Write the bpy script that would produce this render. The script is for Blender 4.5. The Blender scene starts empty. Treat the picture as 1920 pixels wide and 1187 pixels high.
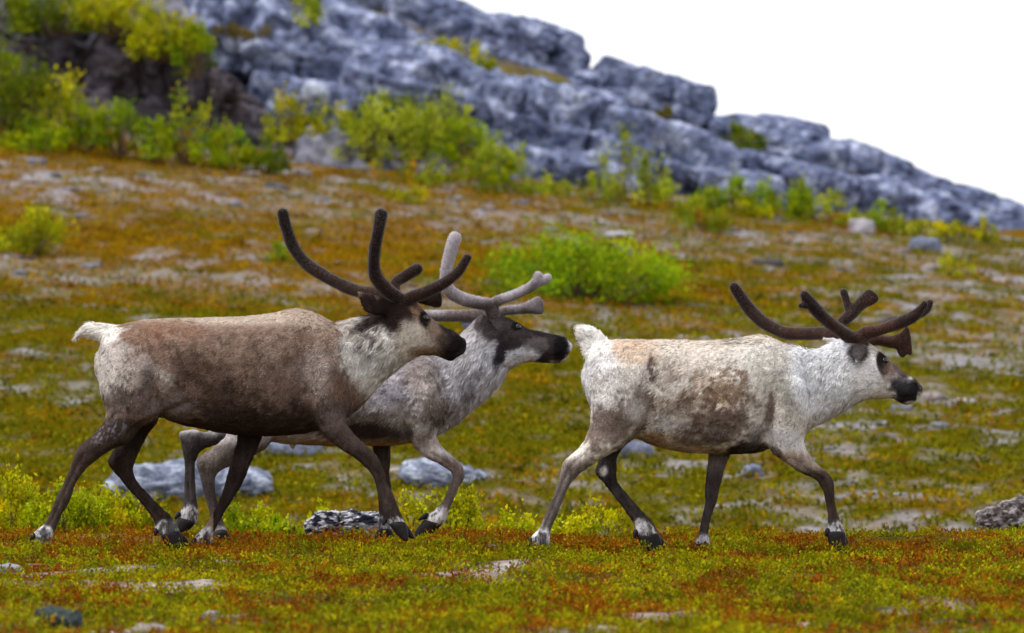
import bpy, math, random
import numpy as np
from mathutils import Vector
from mathutils.bvhtree import BVHTree

# ------------------------------------------------------------------ camera, sky, sun, exposure
SC = bpy.context.scene
COL = SC.collection
D, FPX, CAMZ = 26.0, 10400.0, 1.1163
cam_d = bpy.data.cameras.new('camera'); cam = bpy.data.objects.new('camera', cam_d); COL.objects.link(cam)
cam.location = (0, -D, CAMZ); cam.rotation_euler = (math.radians(90), 0, 0)
cam_d.sensor_width = 36; cam_d.lens = 36 * FPX / 1920
cam_d.clip_start = 0.5; cam_d.clip_end = 3000
cam_d.dof.use_dof = True; cam_d.dof.focus_distance = 26.1; cam_d.dof.aperture_fstop = 3.9
SC.camera = cam
SUN_EL, SUN_AZ = 57.0, 256.0          # azimuth clockwise from +Y
wd = bpy.data.worlds.new('World'); SC.world = wd; wd.use_nodes = True
nt = wd.node_tree; nt.nodes.clear()
sky = nt.nodes.new('ShaderNodeTexSky'); sky.sky_type = 'NISHITA'; sky.sun_disc = False
sky.sun_elevation = math.radians(SUN_EL); sky.sun_rotation = math.radians(SUN_AZ)
tc = nt.nodes.new('ShaderNodeTexCoord')
mp = nt.nodes.new('ShaderNodeMapping'); mp.inputs['Scale'].default_value = (1.2, 1.2, 3.0)
mp.inputs['Location'].default_value = (0.3, 0.1, 0.55)
cn = nt.nodes.new('ShaderNodeTexNoise'); cn.inputs['Scale'].default_value = 2.2; cn.inputs['Detail'].default_value = 6
cr = nt.nodes.new('ShaderNodeValToRGB')
cr.color_ramp.elements[0].position = 0.30; cr.color_ramp.elements[0].color = (0.72, 0.72, 0.72, 1)
cr.color_ramp.elements[1].position = 0.62; cr.color_ramp.elements[1].color = (1, 1, 1, 1)
mx = nt.nodes.new('ShaderNodeMixRGB'); mx.inputs['Color2'].default_value = (7.3, 7.35, 7.5, 1)
bg = nt.nodes.new('ShaderNodeBackground'); bg.inputs['Strength'].default_value = 0.10
ow = nt.nodes.new('ShaderNodeOutputWorld')
L = nt.links.new
L(tc.outputs['Generated'], mp.inputs['Vector']); L(mp.outputs[0], cn.inputs['Vector']); L(cn.outputs['Fac'], cr.inputs['Fac'])
L(cr.outputs['Color'], mx.inputs['Fac']); L(sky.outputs[0], mx.inputs['Color1']); L(mx.outputs[0], bg.inputs['Color']); L(bg.outputs[0], ow.inputs['Surface'])
sd = bpy.data.lights.new('sun', 'SUN'); sd.energy = 1.5; sd.angle = math.radians(11); sd.color = (1, 0.96, 0.9)
sun = bpy.data.objects.new('sun', sd); COL.objects.link(sun)
_a, _e = math.radians(SUN_AZ), math.radians(SUN_EL)
sun.rotation_euler = Vector((math.sin(_a) * math.cos(_e), math.cos(_a) * math.cos(_e), math.sin(_e))).to_track_quat('Z', 'Y').to_euler()
SC.view_settings.view_transform = 'Standard'; SC.view_settings.look = 'None'
SC.view_settings.gamma = 1; SC.view_settings.use_curve_mapping = False
SC.view_settings.exposure = 0.98

# ------------------------------------------------------------------ helpers
random.seed(7); RNG = np.random.default_rng(11)
_perm = np.random.default_rng(3).permutation(256); _perm = np.concatenate([_perm, _perm, _perm])
_grad = np.random.default_rng(5).normal(size=(256, 3)); _grad /= np.linalg.norm(_grad, axis=1)[:, None]

def pn(p, seed=0):
    """gradient noise at points p (N,3), about -1..1"""
    p = np.asarray(p, float) + seed * 17.31
    i = np.floor(p).astype(int); f = p - i; i &= 255
    u = f * f * f * (f * (f * 6 - 15) + 10)
    r = np.zeros(len(p))
    for dx in (0, 1):
        for dy in (0, 1):
            for dz in (0, 1):
                h = _perm[_perm[_perm[i[:, 0] + dx] + i[:, 1] + dy] + i[:, 2] + dz]
                g = _grad[h]
                d = g[:, 0] * (f[:, 0] - dx) + g[:, 1] * (f[:, 1] - dy) + g[:, 2] * (f[:, 2] - dz)
                r += d * (u[:, 0] if dx else 1 - u[:, 0]) * (u[:, 1] if dy else 1 - u[:, 1]) * (u[:, 2] if dz else 1 - u[:, 2])
    return r * 1.6

def fbm(p, octv=4, seed=0, gain=0.5):
    a, s, t = 1.0, np.zeros(len(p)), 0.0
    p = np.asarray(p, float)
    for o in range(octv):
        s += a * pn(p, seed + o); t += a; a *= gain; p = p * 2.03
    return s / t

def p3(x, y, z=0.0):
    x = np.asarray(x, float)
    return np.stack([x, np.broadcast_to(y, x.shape), np.broadcast_to(z, x.shape)], 1)

def sst(a, b, x):
    t = np.clip((np.asarray(x, float) - a) / (b - a), 0, 1); return t * t * (3 - 2 * t)

def S(r, g, b):
    c = np.array([r, g, b], float) / 255
    return np.where(c < 0.04045, c / 12.92, ((c + 0.055) / 1.055) ** 2.4)

def W(px, py, Y):
    d = D + Y
    return np.array([(px - 960) * d / FPX, Y, CAMZ + (593.5 - py) * d / FPX])

def toarr(faces):
    return np.asarray(faces, np.int32)

def mk(name, verts, faces, mat, parent=None, col=None, smooth=True, origin=None, normals=None):
    """faces: (N,3) / (N,4) array or a list of such arrays"""
    if not isinstance(faces, list): faces = [faces]
    faces = [toarr(f) for f in faces if len(f)]
    verts = np.asarray(verts, np.float32)
    if origin is not None: verts = verts - np.asarray(origin, np.float32)
    me = bpy.data.meshes.new(name)
    me.vertices.add(len(verts)); me.vertices.foreach_set('co', verts.ravel())
    li = np.concatenate([f.ravel() for f in faces]); tot = np.concatenate([np.full(len(f), f.shape[1], np.int32) for f in faces])
    st = np.concatenate([[0], np.cumsum(tot)[:-1]]).astype(np.int32)
    me.loops.add(len(li)); me.loops.foreach_set('vertex_index', li)
    me.polygons.add(len(tot)); me.polygons.foreach_set('loop_start', st)
    me.polygons.foreach_set('use_smooth', np.full(len(tot), smooth))
    if col is not None: setcol(me, col)
    me.update(calc_edges=True)
    if normals is not None: me.normals_split_custom_set_from_vertices(np.asarray(normals, np.float32))
    o = bpy.data.objects.new(name, me); COL.objects.link(o)
    if mat: me.materials.append(mat)
    if parent: o.parent = parent
    if origin is not None and parent is None: o.location = origin
    return o

def setcol(me, col):
    a = me.color_attributes.new('Col', 'FLOAT_COLOR', 'POINT')
    c = np.ones((len(me.vertices), 4), np.float32); c[:, :3] = np.clip(col, 0.002, 0.95)
    a.data.foreach_set('color', c.ravel())

def empty(name, loc, label, cat, group=None):
    o = bpy.data.objects.new(name, None); COL.objects.link(o); o.location = loc; o.empty_display_size = 0.1
    return tag(o, label, cat, group)

def tag(o, label, cat=None, group=None, kind=None):
    o['label'] = label
    if cat: o['category'] = cat
    if group: o['group'] = group
    if kind: o['kind'] = kind
    return o

def mat_attr(name, rough=0.8, spec=0.2, trans=0.0, sheen=0.0, noise=None, bump=None, coat=0.0):
    """procedural material: colour attribute of the piece, broken up by noise"""
    m = bpy.data.materials.new(name); m.use_nodes = True
    t = m.node_tree; b = t.nodes['Principled BSDF']; out = t.nodes['Material Output']
    at = t.nodes.new('ShaderNodeAttribute'); at.attribute_name = 'Col'; src = at.outputs['Color']
    b.inputs['Roughness'].default_value = rough; b.inputs['Specular IOR Level'].default_value = spec
    if sheen: b.inputs['Sheen Weight'].default_value = sheen; b.inputs['Sheen Roughness'].default_value = 0.4
    if coat: b.inputs['Coat Weight'].default_value = coat
    tx = t.nodes.new('ShaderNodeTexCoord')
    if noise:
        sc, lo, hi = noise
        n = t.nodes.new('ShaderNodeTexNoise'); n.inputs['Scale'].default_value = sc; n.inputs['Detail'].default_value = 5
        t.links.new(tx.outputs['Object'], n.inputs['Vector'])
        mr = t.nodes.new('ShaderNodeMapRange'); mr.inputs['From Min'].default_value = 0.3; mr.inputs['From Max'].default_value = 0.7
        mr.inputs['To Min'].default_value = lo; mr.inputs['To Max'].default_value = hi
        t.links.new(n.outputs['Fac'], mr.inputs['Value'])
        v = t.nodes.new('ShaderNodeVectorMath'); v.operation = 'SCALE'
        t.links.new(src, v.inputs[0]); t.links.new(mr.outputs[0], v.inputs['Scale']); src = v.outputs[0]
    if bump:
        n = t.nodes.new('ShaderNodeTexNoise'); n.inputs['Scale'].default_value = bump[0]; n.inputs['Detail'].default_value = 6
        t.links.new(tx.outputs['Object'], n.inputs['Vector'])
        bp = t.nodes.new('ShaderNodeBump'); bp.inputs['Distance'].default_value = bump[1]; bp.inputs['Strength'].default_value = 0.8
        t.links.new(n.outputs['Fac'], bp.inputs['Height']); t.links.new(bp.outputs[0], b.inputs['Normal'])
    t.links.new(src, b.inputs['Base Color'])
    if trans:
        tr = t.nodes.new('ShaderNodeBsdfTranslucent'); t.links.new(src, tr.inputs['Color'])
        ms = t.nodes.new('ShaderNodeMixShader'); ms.inputs[0].default_value = trans
        t.links.new(b.outputs[0], ms.inputs[1]); t.links.new(tr.outputs[0], ms.inputs[2]); t.links.new(ms.outputs[0], out.inputs['Surface'])
    return m

def mat_plain(name, rgb, rough=0.5, spec=0.5, noise=None, sheen=0.0):
    m = bpy.data.materials.new(name); m.use_nodes = True
    t = m.node_tree; b = t.nodes['Principled BSDF']
    b.inputs['Base Color'].default_value = (*rgb, 1); b.inputs['Roughness'].default_value = rough
    b.inputs['Specular IOR Level'].default_value = spec
    if sheen: b.inputs['Sheen Weight'].default_value = sheen; b.inputs['Sheen Roughness'].default_value = 0.35
    if noise:
        n = t.nodes.new('ShaderNodeTexNoise'); n.inputs['Scale'].default_value = noise; n.inputs['Detail'].default_value = 5
        r = t.nodes.new('ShaderNodeValToRGB'); tx = t.nodes.new('ShaderNodeTexCoord')
        t.links.new(tx.outputs['Object'], n.inputs['Vector'])
        r.color_ramp.elements[0].position = 0.3; r.color_ramp.elements[0].color = (*[c * 0.55 for c in rgb], 1)
        r.color_ramp.elements[1].position = 0.7; r.color_ramp.elements[1].color = (*[min(1, c * 1.5) for c in rgb], 1)
        t.links.new(n.outputs['Fac'], r.inputs['Fac']); t.links.new(r.outputs[0], b.inputs['Base Color'])
    return m

M_GROUND = mat_attr('tundra_ground', 1.0, 0.0, noise=(26, 0.6, 1.35), bump=(40, 0.03))
M_MAT = mat_attr('crowberry_leaves', 0.7, 0.04, trans=0.25)
M_LEAF = mat_attr('willow_leaves', 0.6, 0.08, trans=0.32)
M_STEM = mat_plain('shrub_bark', S(92, 74, 58), 0.85, 0.2, noise=30)
M_ROCK = mat_attr('lichen_rock', 1.0, 0.04, noise=(12, 0.5, 1.45), bump=(10, 0.12))
M_STONE = mat_attr('field_stone', 0.95, 0.08, noise=(45, 0.6, 1.35), bump=(60, 0.012))
M_HIDE = mat_attr('reindeer_hide', 0.9, 0.03, noise=(90, 0.8, 1.2), bump=(120, 0.006))
M_FUR = mat_attr('reindeer_fur', 0.8, 0.05, trans=0.15)
M_VELVET = mat_attr('antler_velvet', 0.9, 0.03, sheen=0.35, noise=(60, 0.8, 1.25), bump=(220, 0.003))
M_FUZZ = mat_attr('velvet_fuzz', 0.8, 0.1, trans=0.4)
M_HOOF = mat_plain('hoof_horn', S(30, 26, 27), 0.6, 0.15, noise=40)
M_EYE = mat_plain('wet_eye', S(12, 9, 9), 0.14, 0.45)
M_NOSTRIL = mat_plain('nostril_skin', S(14, 12, 13), 0.8, 0.1)

# ------------------------------------------------------------------ terrain
def skyline(px):
    return np.interp(px, [-900, -300, 300, 840, 900, 960, 1030, 1075, 1105, 1180, 1240, 1335, 1410, 1440, 1550, 1600, 1660, 1720, 1830, 1920, 2300, 3000],
                     [-320, -260, -150, 5, 22, 33, 55, 80, 122, 127, 145, 200, 228, 224, 260, 266, 285, 310, 362, 392, 520, 640])

def base_z(x, Y):
    """smooth large form of the tundra"""
    x = np.asarray(x, float); Y = np.asarray(Y, float)
    near = 0.0 * x
    dip = -0.62 * sst(2.0, 5.2, Y)
    s = np.clip((Y - 6.5), 0, None)
    slope = np.where(Y < 11, s * s / 9.0 * 0.115 * 0.5 * (1), 0)
    t = np.clip((Y - 10) / 24.0, 0, 4)
    far = -0.30 + t * (2.77 - 0.10 * np.clip(x, -14, 14))
    w = sst(5.5, 11.5, Y)
    z = (near + dip) * (1 - w) + far * w
    return z

def ground_z(x, Y):
    x = np.asarray(x, float); Y = np.broadcast_to(np.asarray(Y, float), x.shape)
    p = p3(x, Y)
    z = base_z(x, Y)
    h = fbm(p * 0.9, 3, 1) * 0.05 + fbm(p * 3.1, 2, 6) * 0.018
    back = sst(6, 12, Y)
    h = h * (0.35 + 0.9 * back)
    hum = fbm(p * np.array([0.9, 1.9, 1]), 3, 17)
    h += (1 - back) * 0.075 * hum * (1 - 0.75 * np.exp(-((Y - 0.1) / 0.5) ** 4))
    h += back * (0.05 * np.abs(fbm(p * np.array([1.5, 1.1, 1]), 3, 14)) * 2)
    return z + h

def pale_mask(x, Y):
    """bare gravel and pale lichen between the heather"""
    p = p3(x, Y)
    n1 = fbm(p * np.array([2.6, 1.5, 1]), 4, 21); n2 = fbm(p * np.array([0.4, 0.35, 1]), 2, 25)
    fore = sst(0.14, 0.40, n1 + 0.4 * n2 - 0.02) * (1 - 0.9 * np.exp(-((np.asarray(Y) - 1.4) / 1.2) ** 2))
    rgt = sst(-1.5, 3, x) * sst(11, 18, Y)
    n3 = fbm(p * np.array([2.3, 2.1, 1]), 4, 29, 0.68)
    back = 0.9 * sst(-0.16, 0.34, n3 + 0.5 * n2 + 0.10 * rgt - 0.16 - 0.03 * sst(24, 27, Y) * (1 - rgt))
    band = np.exp(-((Y - (31.0 + 0.12 * x)) / 1.8) ** 2) * sst(-0.30, 0.2, n3)
    band2 = np.exp(-((Y - (23.3 - 0.1 * x)) / 0.9) ** 2) * sst(-0.30, 0.15, n3) * (1 - sst(-1, 1.5, x))
    back = np.maximum(back, np.maximum(0.85 * band, 0.75 * band2))
    k = sst(4, 8, Y)
    return fore * (1 - k) + back * k

C_PALE_F = S(176, 164, 158); C_PALE_B = S(150, 142, 146)
C_SOIL = S(70, 54, 36)
GRN = [S(88, 84, 2), S(106, 112, 0), S(130, 130, 0), S(148, 136, 0), S(158, 148, 2)]
RED = [S(104, 50, 12), S(128, 70, 8), S(138, 86, 8), S(126, 90, 6)]

RED_B = [S(108, 72, 4), S(130, 94, 0), S(146, 112, 2), S(128, 102, 2)]
GRN_B = [S(76, 70, 6), S(92, 94, 0), S(112, 108, 0), S(130, 118, 2)]

def veg_mix(x, Y):
    """share of rust against green in the mat, 0..1"""
    p = p3(x, Y)
    k = sst(4, 8, Y)
    nf = fbm(p * np.array([2.6, 1.0, 1]), 4, 41, 0.65) + 0.35 * fbm(p * np.array([9, 4, 1]), 2, 47)
    crest = 0.34 * np.exp(-((Y - 1.3) / 1.1) ** 2) * (1 - 0.7 * sst(0.6, 1.4, x))
    fore = sst(-0.36, 0.52, nf - 0.02 + crest)
    nb = fbm(p * np.array([1.3, 1.2, 1]), 4, 43, 0.62)
    up = 0.46 * sst(19, 25, Y) * (1 - 0.55 * sst(-1.5, 3, x))
    low = 0.25 * np.exp(-((Y - 9) / 1.5) ** 2)
    back = sst(-0.5, 0.55, nb - 0.24 + up + low)
    return fore * (1 - k) + back * k

def mixc(a, b, t):
    return a * (1 - t)[:, None] + b * t[:, None]

def ground_color(x, Y):
    pm = pale_mask(x, Y); vm = veg_mix(x, Y); k = sst(4, 8, Y); n = len(x)
    g = mixc(np.tile(S(82, 76, 4), (n, 1)), np.tile(S(104, 72, 4), (n, 1)), vm)
    g = mixc(np.tile(C_SOIL, (n, 1)) * 0.6 + g * 0.4, g, k)
    tone = sst(-0.4, 0.4, fbm(p3(x, Y) * 1.7, 3, 52))
    pb = mixc(np.tile(S(122, 112, 104), (n, 1)), np.tile(S(142, 142, 152), (n, 1)), tone)
    pf = mixc(np.tile(S(128, 110, 102), (n, 1)), np.tile(S(162, 154, 154), (n, 1)), tone)
    return mixc(g, mixc(pf, pb, k), pm)

xs = np.concatenate([-np.geomspace(240, 11.2, 24), np.arange(-10.96, 10.97, 0.08), np.geomspace(11.2, 240, 24)])
ys = np.concatenate([-np.geomspace(200, 26, 8), np.linspace(-24, -8.2, 40), np.arange(-8, 3, 0.062), np.arange(3, 36, 0.115), np.geomspace(36.2, 420, 40)])
gx, gy = np.meshgrid(xs, ys); gxf, gyf = gx.ravel(), gy.ravel()
gz = ground_z(gxf, gyf)
gz = np.where(gyf > 35.5, np.maximum(base_z(gxf, np.full_like(gxf, 35.5)) - 0.35 * (gyf - 35.5), -4.0), gz)
gz = np.where(np.abs(gxf) > 16, np.minimum(gz, base_z(np.clip(gxf, -16, 16), np.clip(gyf, -30, 36)) - 0.02 * (np.abs(gxf) - 16)), gz)
nx, ny = len(xs), len(ys)
idx = np.arange(nx * ny).reshape(ny, nx)
gf = np.stack([idx[:-1, :-1].ravel(), idx[:-1, 1:].ravel(), idx[1:, 1:].ravel(), idx[1:, :-1].ravel()], 1)
gnd = mk('ground', np.stack([gxf, gyf, gz], 1), gf, M_GROUND, col=ground_color(gxf, gyf))
tag(gnd, 'tundra slope of rust and green heather with pale gravel patches', kind='structure')

def on_ground(px, py, Ymin=-20.0, Ymax=36.0):
    """first point where the view through that point of the picture meets the tundra"""
    Ys = np.arange(Ymin, Ymax, 0.05); d = D + Ys
    x = (px - 960) * d / FPX; z = CAMZ + (593.5 - py) * d / FPX
    hit = np.where(ground_z(x, Ys) >= z)[0]
    i = hit[0] if len(hit) else len(Ys) - 1
    return np.array([x[i], Ys[i], float(ground_z(x[i:i + 1], Ys[i:i + 1])[0])])

# ------------------------------------------------------------------ rocks
_ico = {}
def ico(sub):
    if sub not in _ico:
        import bmesh
        bm = bmesh.new(); bmesh.ops.create_icosphere(bm, subdivisions=sub, radius=1)
        bm.verts.ensure_lookup_table()
        v = np.array([q.co[:] for q in bm.verts]); f = np.array([[q.index for q in t.verts] for t in bm.faces]); bm.free()
        _ico[sub] = (v, f)
    return _ico[sub]

def rock_shape(rx, ry, rz, sub=4, seed=0, rot=0.0, rough=0.16, crack=0.0, boxy=0.0, worldscale=1.0, world=None):
    v, f = ico(sub); v = v.copy()
    if boxy:
        m = np.max(np.abs(v), axis=1)[:, None]; v = v * (1 - boxy) + boxy * v / m * 0.85
    q = v * np.array([rx, ry, rz])
    if world is not None:
        c, s_ = math.cos(rot), math.sin(rot)
        ps = np.stack([q[:, 0] * c + q[:, 2] * s_, q[:, 1], -q[:, 0] * s_ + q[:, 2] * c], 1) + world
    else: ps = q * worldscale + seed * 3.7
    disp = fbm(ps * 1.3, 3, seed % 13) * 1.4 + 0.34 * fbm(ps * 4.0, 3, 3 + seed % 7)
    if crack:
        c = np.abs(fbm(ps * np.array([1.3, 1.3, 2.4]), 3, 31)); disp -= crack * np.exp(-(c / 0.05) ** 2) * 3.0
        c = np.abs(fbm(ps * np.array([3.4, 3.4, 5.0]), 2, 37)); disp -= crack * np.exp(-(c / 0.07) ** 2) * 1.4
        disp += crack * 1.2 * (1 - 2 * np.abs(fbm(ps * np.array([2.1, 2.1, 3.4]), 2, 39)))
    if world is not None:
        bed = (ps[:, 2] + 0.30 * ps[:, 0] + 0.10 * fbm(ps * 0.8, 2, 33)) * 2.6
        fr = bed - np.floor(bed); disp += 0.55 * (sst(0.0, 0.85, fr) - sst(0.85, 1.0, fr) - 0.35)
        jn = np.abs(fbm(ps * np.array([1.9, 1.9, 0.6]), 2, 35)); disp -= 1.0 * np.exp(-(jn / 0.04) ** 2)
        bl = fbm(np.floor(ps * np.array([1.6, 1.6, 2.4]) + 0.35 * np.stack([fbm(ps * 2, 2, 36), fbm(ps * 2, 2, 38), fbm(ps * 2, 2, 40)], 1)) * 3.37 + 0.5, 1, 42); disp += 0.12 * bl
    q = q + v * (disp * rough * min(rx, rz))[:, None]
    c, s = math.cos(rot), math.sin(rot)
    x = q[:, 0] * c + q[:, 2] * s; z = -q[:, 0] * s + q[:, 2] * c
    return np.stack([x, q[:, 1], z], 1), f

def rock_color(v, base, light, dark, seed=0, sc=2.0, moss=None):
    n = fbm(v * sc, 4, seed); n2 = fbm(v * sc * 3.1 * np.array([1, 1, 0.6]), 3, seed + 5)
    c = mixc(np.tile(base, (len(v), 1)), np.tile(light, (len(v), 1)), sst(0.0, 0.45, n + 0.4 * n2))
    c = mixc(c, np.tile(dark, (len(v), 1)), sst(0.02, 0.5, -n + 0.6 * n2))
    return c

# hill behind: earth and rock between the ledges
HX = np.arange(-16, 16.01, 0.16); HY = np.concatenate([np.arange(33.0, 46, 0.16), np.geomspace(46.3, 140, 24)])
hx, hy = np.meshgrid(HX, HY); hxf, hyf = hx.ravel(), hy.ravel()
hp = 960 + hxf * FPX / (D + 41.0)
top = CAMZ + (593.5 - skyline(hp)) * (D + 41.0) / FPX - 0.34
b0 = base_z(hxf, np.full_like(hxf, 34.0)) - 0.12
hz = b0 + np.clip(top - b0, 0.1, None) * sst(34.3, 41.5, hyf) + fbm(p3(hxf, hyf) * 0.9, 4, 61) * 0.12
hz += np.where(hyf > 42, -0.02 * (hyf - 42), 0); hz = np.where(hyf < 34, np.minimum(hz, b0 - 0.1), hz)
hidx = np.arange(len(HX) * len(HY)).reshape(len(HY), len(HX))
hf = np.stack([hidx[:-1, :-1].ravel(), hidx[:-1, 1:].ravel(), hidx[1:, 1:].ravel(), hidx[1:, :-1].ravel()], 1)
hv = np.stack([hxf, hyf, hz], 1)
hc = rock_color(hv, S(84, 80, 88), S(116, 114, 126), S(54, 46, 40), 3, 0.9)
gm = sst(0.05, 0.3, fbm(p3(hxf, hyf) * 0.8, 3, 66)); hc = mixc(hc, np.tile(S(112, 100, 40), (len(hc), 1)), gm * 0.8)
hill = mk('rocky_hill', hv, hf, M_ROCK, col=hc)
tag(hill, 'bare bluish grey bedrock hill rising behind the tundra', kind='structure')

BL_B, BL_L, BL_D = S(106, 114, 144), S(168, 175, 200), S(50, 54, 76)
LEDGES = [  # px, row, rx, ry, tilt deg, Y
    # upper band on the skyline
    (700, -60, 170, 90, 18, 41.5), (850, 52, 150, 58, 16, 41.0), (985, 100, 128, 72, 14, 40.6), (930, 70, 120, 45, 12, 41.2),
    (1215, 186, 130, 62, 16, 40.6), (1120, 180, 70, 50, 8, 40.4), (1385, 252, 72, 40, 8, 40.4), (1478, 262, 78, 42, 14, 40.4),
    (1600, 330, 128, 62, 14, 39.8), (1725, 372, 110, 58, 20, 39.6), (1850, 425, 110, 58, 18, 39.2), (1960, 470, 90, 60, 18, 39.0),
    (1510, 300, 95, 55, 18, 39.7), (560, -60, 190, 100, 18, 41.5), (320, -110, 220, 110, 10, 41.8), (60, -110, 220, 110, 5, 41.8),
    # lower, nearer band
    (455, 60, 130, 88, 24, 37.9), (585, 120, 140, 80, 20, 37.4), (700, 90, 140, 66, 20, 38.3), (720, 175, 105, 85, 12, 37.1),
    (850, 170, 120, 80, 18, 37.2), (965, 225, 95, 80, 10, 36.8), (1075, 245, 100, 92, 14, 36.7), (1215, 290, 128, 76, 14, 36.5),
    (1320, 315, 85, 58, 22, 36.6), (1450, 330, 78, 44, 10, 36.7), (1540, 365, 80, 55, 12, 36.7), (1650, 395, 95, 66, 14, 36.9),
    (1765, 425, 90, 60, 14, 36.7), (1885, 455, 80, 55, 14, 36.2), (1000, 330, 90, 60, 6, 36.2), (1130, 335, 110, 55, 6, 36.0),
    (560, 215, 120, 70, 12, 37.0), (1390, 360, 90, 45, 6, 36.1),
    # dark crag on the left
    (110, 170, 170, 100, 6, 37.2), (270, 150, 120, 90, 24, 37.0), (380, 210, 120, 85, 26, 37.0), (470, 262, 110, 65, 18, 36.6), (230, 250, 130, 60, 8, 36.6), (30, 90, 150, 90, 0, 38.2),
]
for i, (px, py, rx, ry, ang, Y) in enumerate(LEDGES):
    k = (D + Y) / FPX
    c = W(px, py, Y)
    dark = i >= 34
    v, f = rock_shape(rx * k, max(0.55, 0.9 * ry * k + 0.25), ry * k, 5 if px > -50 and py > -40 else 3, i % 3 + 2, math.radians(ang), 0.26, 0.16, 0.55, 1.6, world=c)
    wv = v + c
    if dark: col = rock_color(wv, S(66, 60, 64), S(106, 100, 112), S(36, 28, 24), 4, 2.4)
    else: col = rock_color(wv * np.array([1, 1, 1.5]), BL_B, BL_L, BL_D, 2, 3.6)
    o = mk('rock_ledge', v, f, M_ROCK, hill, col); o.location = c

def stone(name, px, py_base, wpx, hpx, label, group=None, cols=(S(126, 124, 132), S(176, 172, 176), S(74, 72, 80)), Y=None, seed=1, tilt=0, boxy=0.25, sub=3, depth=0.8, sc=9.0, sink=0.35, cat='stone', crack=0.1):
    g = on_ground(px, py_base) if Y is None else None
    if Y is None: Y = g[1]
    else:
        x = (px - 960) * (D + Y) / FPX; g = np.array([x, Y, CAMZ + (593.5 - py_base) * (D + Y) / FPX])
    k = (D + Y) / FPX
    rx, h = wpx / 2 * k, hpx * k
    rz = h / (2 - 2 * sink) * 1.02
    v, f = rock_shape(rx, rx * depth, rz, sub, seed, math.radians(tilt), 0.34, crack + 0.1, boxy, 1.2 / max(rx, .02))
    c = g + np.array([0, rx * depth * 0.6, rz * (1 - 2 * sink)])
    col = rock_color(v + seed, cols[0], cols[1], cols[2], seed % 9, sc / 3)
    if sc > 60:
        sp_ = fbm(v * np.array([20, 20, 46]), 3, 5) + 0.25 * fbm(v * 90, 2, 8); col = mixc(np.tile(cols[0], (len(v), 1)), np.tile(cols[1], (len(v), 1)), sst(-0.05, 0.2, sp_)) * (1 + 0.25 * fbm(v * 30, 2, 12))[:, None]
    o = mk(name, v, f, M_STONE, None, col); o.location = c
    return tag(o, label, cat, group)

BLUE = (S(112, 118, 138), S(172, 178, 194), S(66, 70, 86))
BLUEG = (S(112, 112, 124), S(158, 158, 168), S(74, 74, 84))
stone('boulder', 345, 936, 330, 66, 'broad blue grey boulder seen between the left reindeer\'s hind legs', cols=BLUE, seed=4, sub=5, sink=.3, cat='boulder', sc=26)
stone('boulder', 835, 912, 195, 44, 'low blue grey boulder behind the raised foreleg of the middle reindeer', cols=BLUE, seed=9, sub=5, sink=.3, tilt=6, cat='boulder', sc=30)
stone('stone', 548, 852, 120, 34, 'pale blue stone below the belly of the left reindeer', cols=BLUE, seed=13, sub=3)
stone('stone', 1192, 858, 74, 30, 'small blue grey stone below the belly of the right reindeer', cols=BLUE, seed=15)
stone('stone', 1412, 896, 42, 22, 'small rounded bluish stone between the right reindeer\'s front legs', cols=BLUE, seed=16)
stone('lichen_rock', 648, 1004, 158, 48, 'flat black rock crusted with white lichen on the crest', cols=(S(40, 40, 52), S(186, 186, 194), S(26, 26, 34)), Y=2.35, seed=21, sub=6, boxy=.35, depth=.5, sc=75, sink=.25, cat='rock')
stone('lichen_rock', 1925, 1020, 190, 84, 'grey lichened rock cut by the right edge of the picture', cols=(S(70, 62, 60), S(138, 132, 134), S(44, 38, 36)), Y=2.9, seed=23, sub=6, tilt=-14, depth=.6, sc=70, sink=.25, cat='rock')
stone('stone', 108, 1180, 88, 36, 'dark angular stone lying in the nearest heather on the left', cols=(S(58, 66, 66), S(104, 110, 106), S(28, 32, 34)), seed=27, boxy=.1, sub=4, sink=.25, tilt=10, crack=.3)
stone('stone', 397, 1160, 36, 15, 'small pale stone in front of the left reindeer', cols=(S(150, 146, 146), S(186, 184, 184), S(104, 100, 100)), seed=29, sub=3)
stone('stone', 280, 1192, 74, 22, 'brownish grey stone at the very bottom of the heather', cols=(S(140, 130, 126), S(168, 160, 156), S(98, 88, 84)), seed=30, sub=3)
stone('stone', 14, 1075, 52, 14, 'flat bluish stone at the left edge of the heather', cols=(S(124, 128, 136), S(160, 164, 170), S(84, 86, 94)), seed=33, sub=3)
stone('boulder', 640, 345, 200, 98, 'grey slab fronted block standing below the cliff shrubs', cols=(S(100, 100, 114), S(146, 146, 160), S(62, 56, 56)), Y=34.6, seed=35, tilt=22, boxy=.5, sub=4, cat='boulder')
stone('boulder', 592, 180, 52, 24, 'pale flat slab resting on the cliff ledge', cols=(S(170, 176, 190), S(206, 210, 220), S(120, 124, 140)), Y=35.4, seed=37, tilt=20, cat='boulder', sub=3)
stone('stone', 1616, 440, 46, 30, 'pale grey stone beside the shrubs at the cliff foot', cols=(S(168, 162, 170), S(204, 200, 206), S(120, 112, 120)), seed=39, sub=3)
stone('boulder', 1735, 470, 62, 24, 'dark bluish stone at the cliff foot on the right', cols=BLUE, seed=40, cat='boulder')
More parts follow.
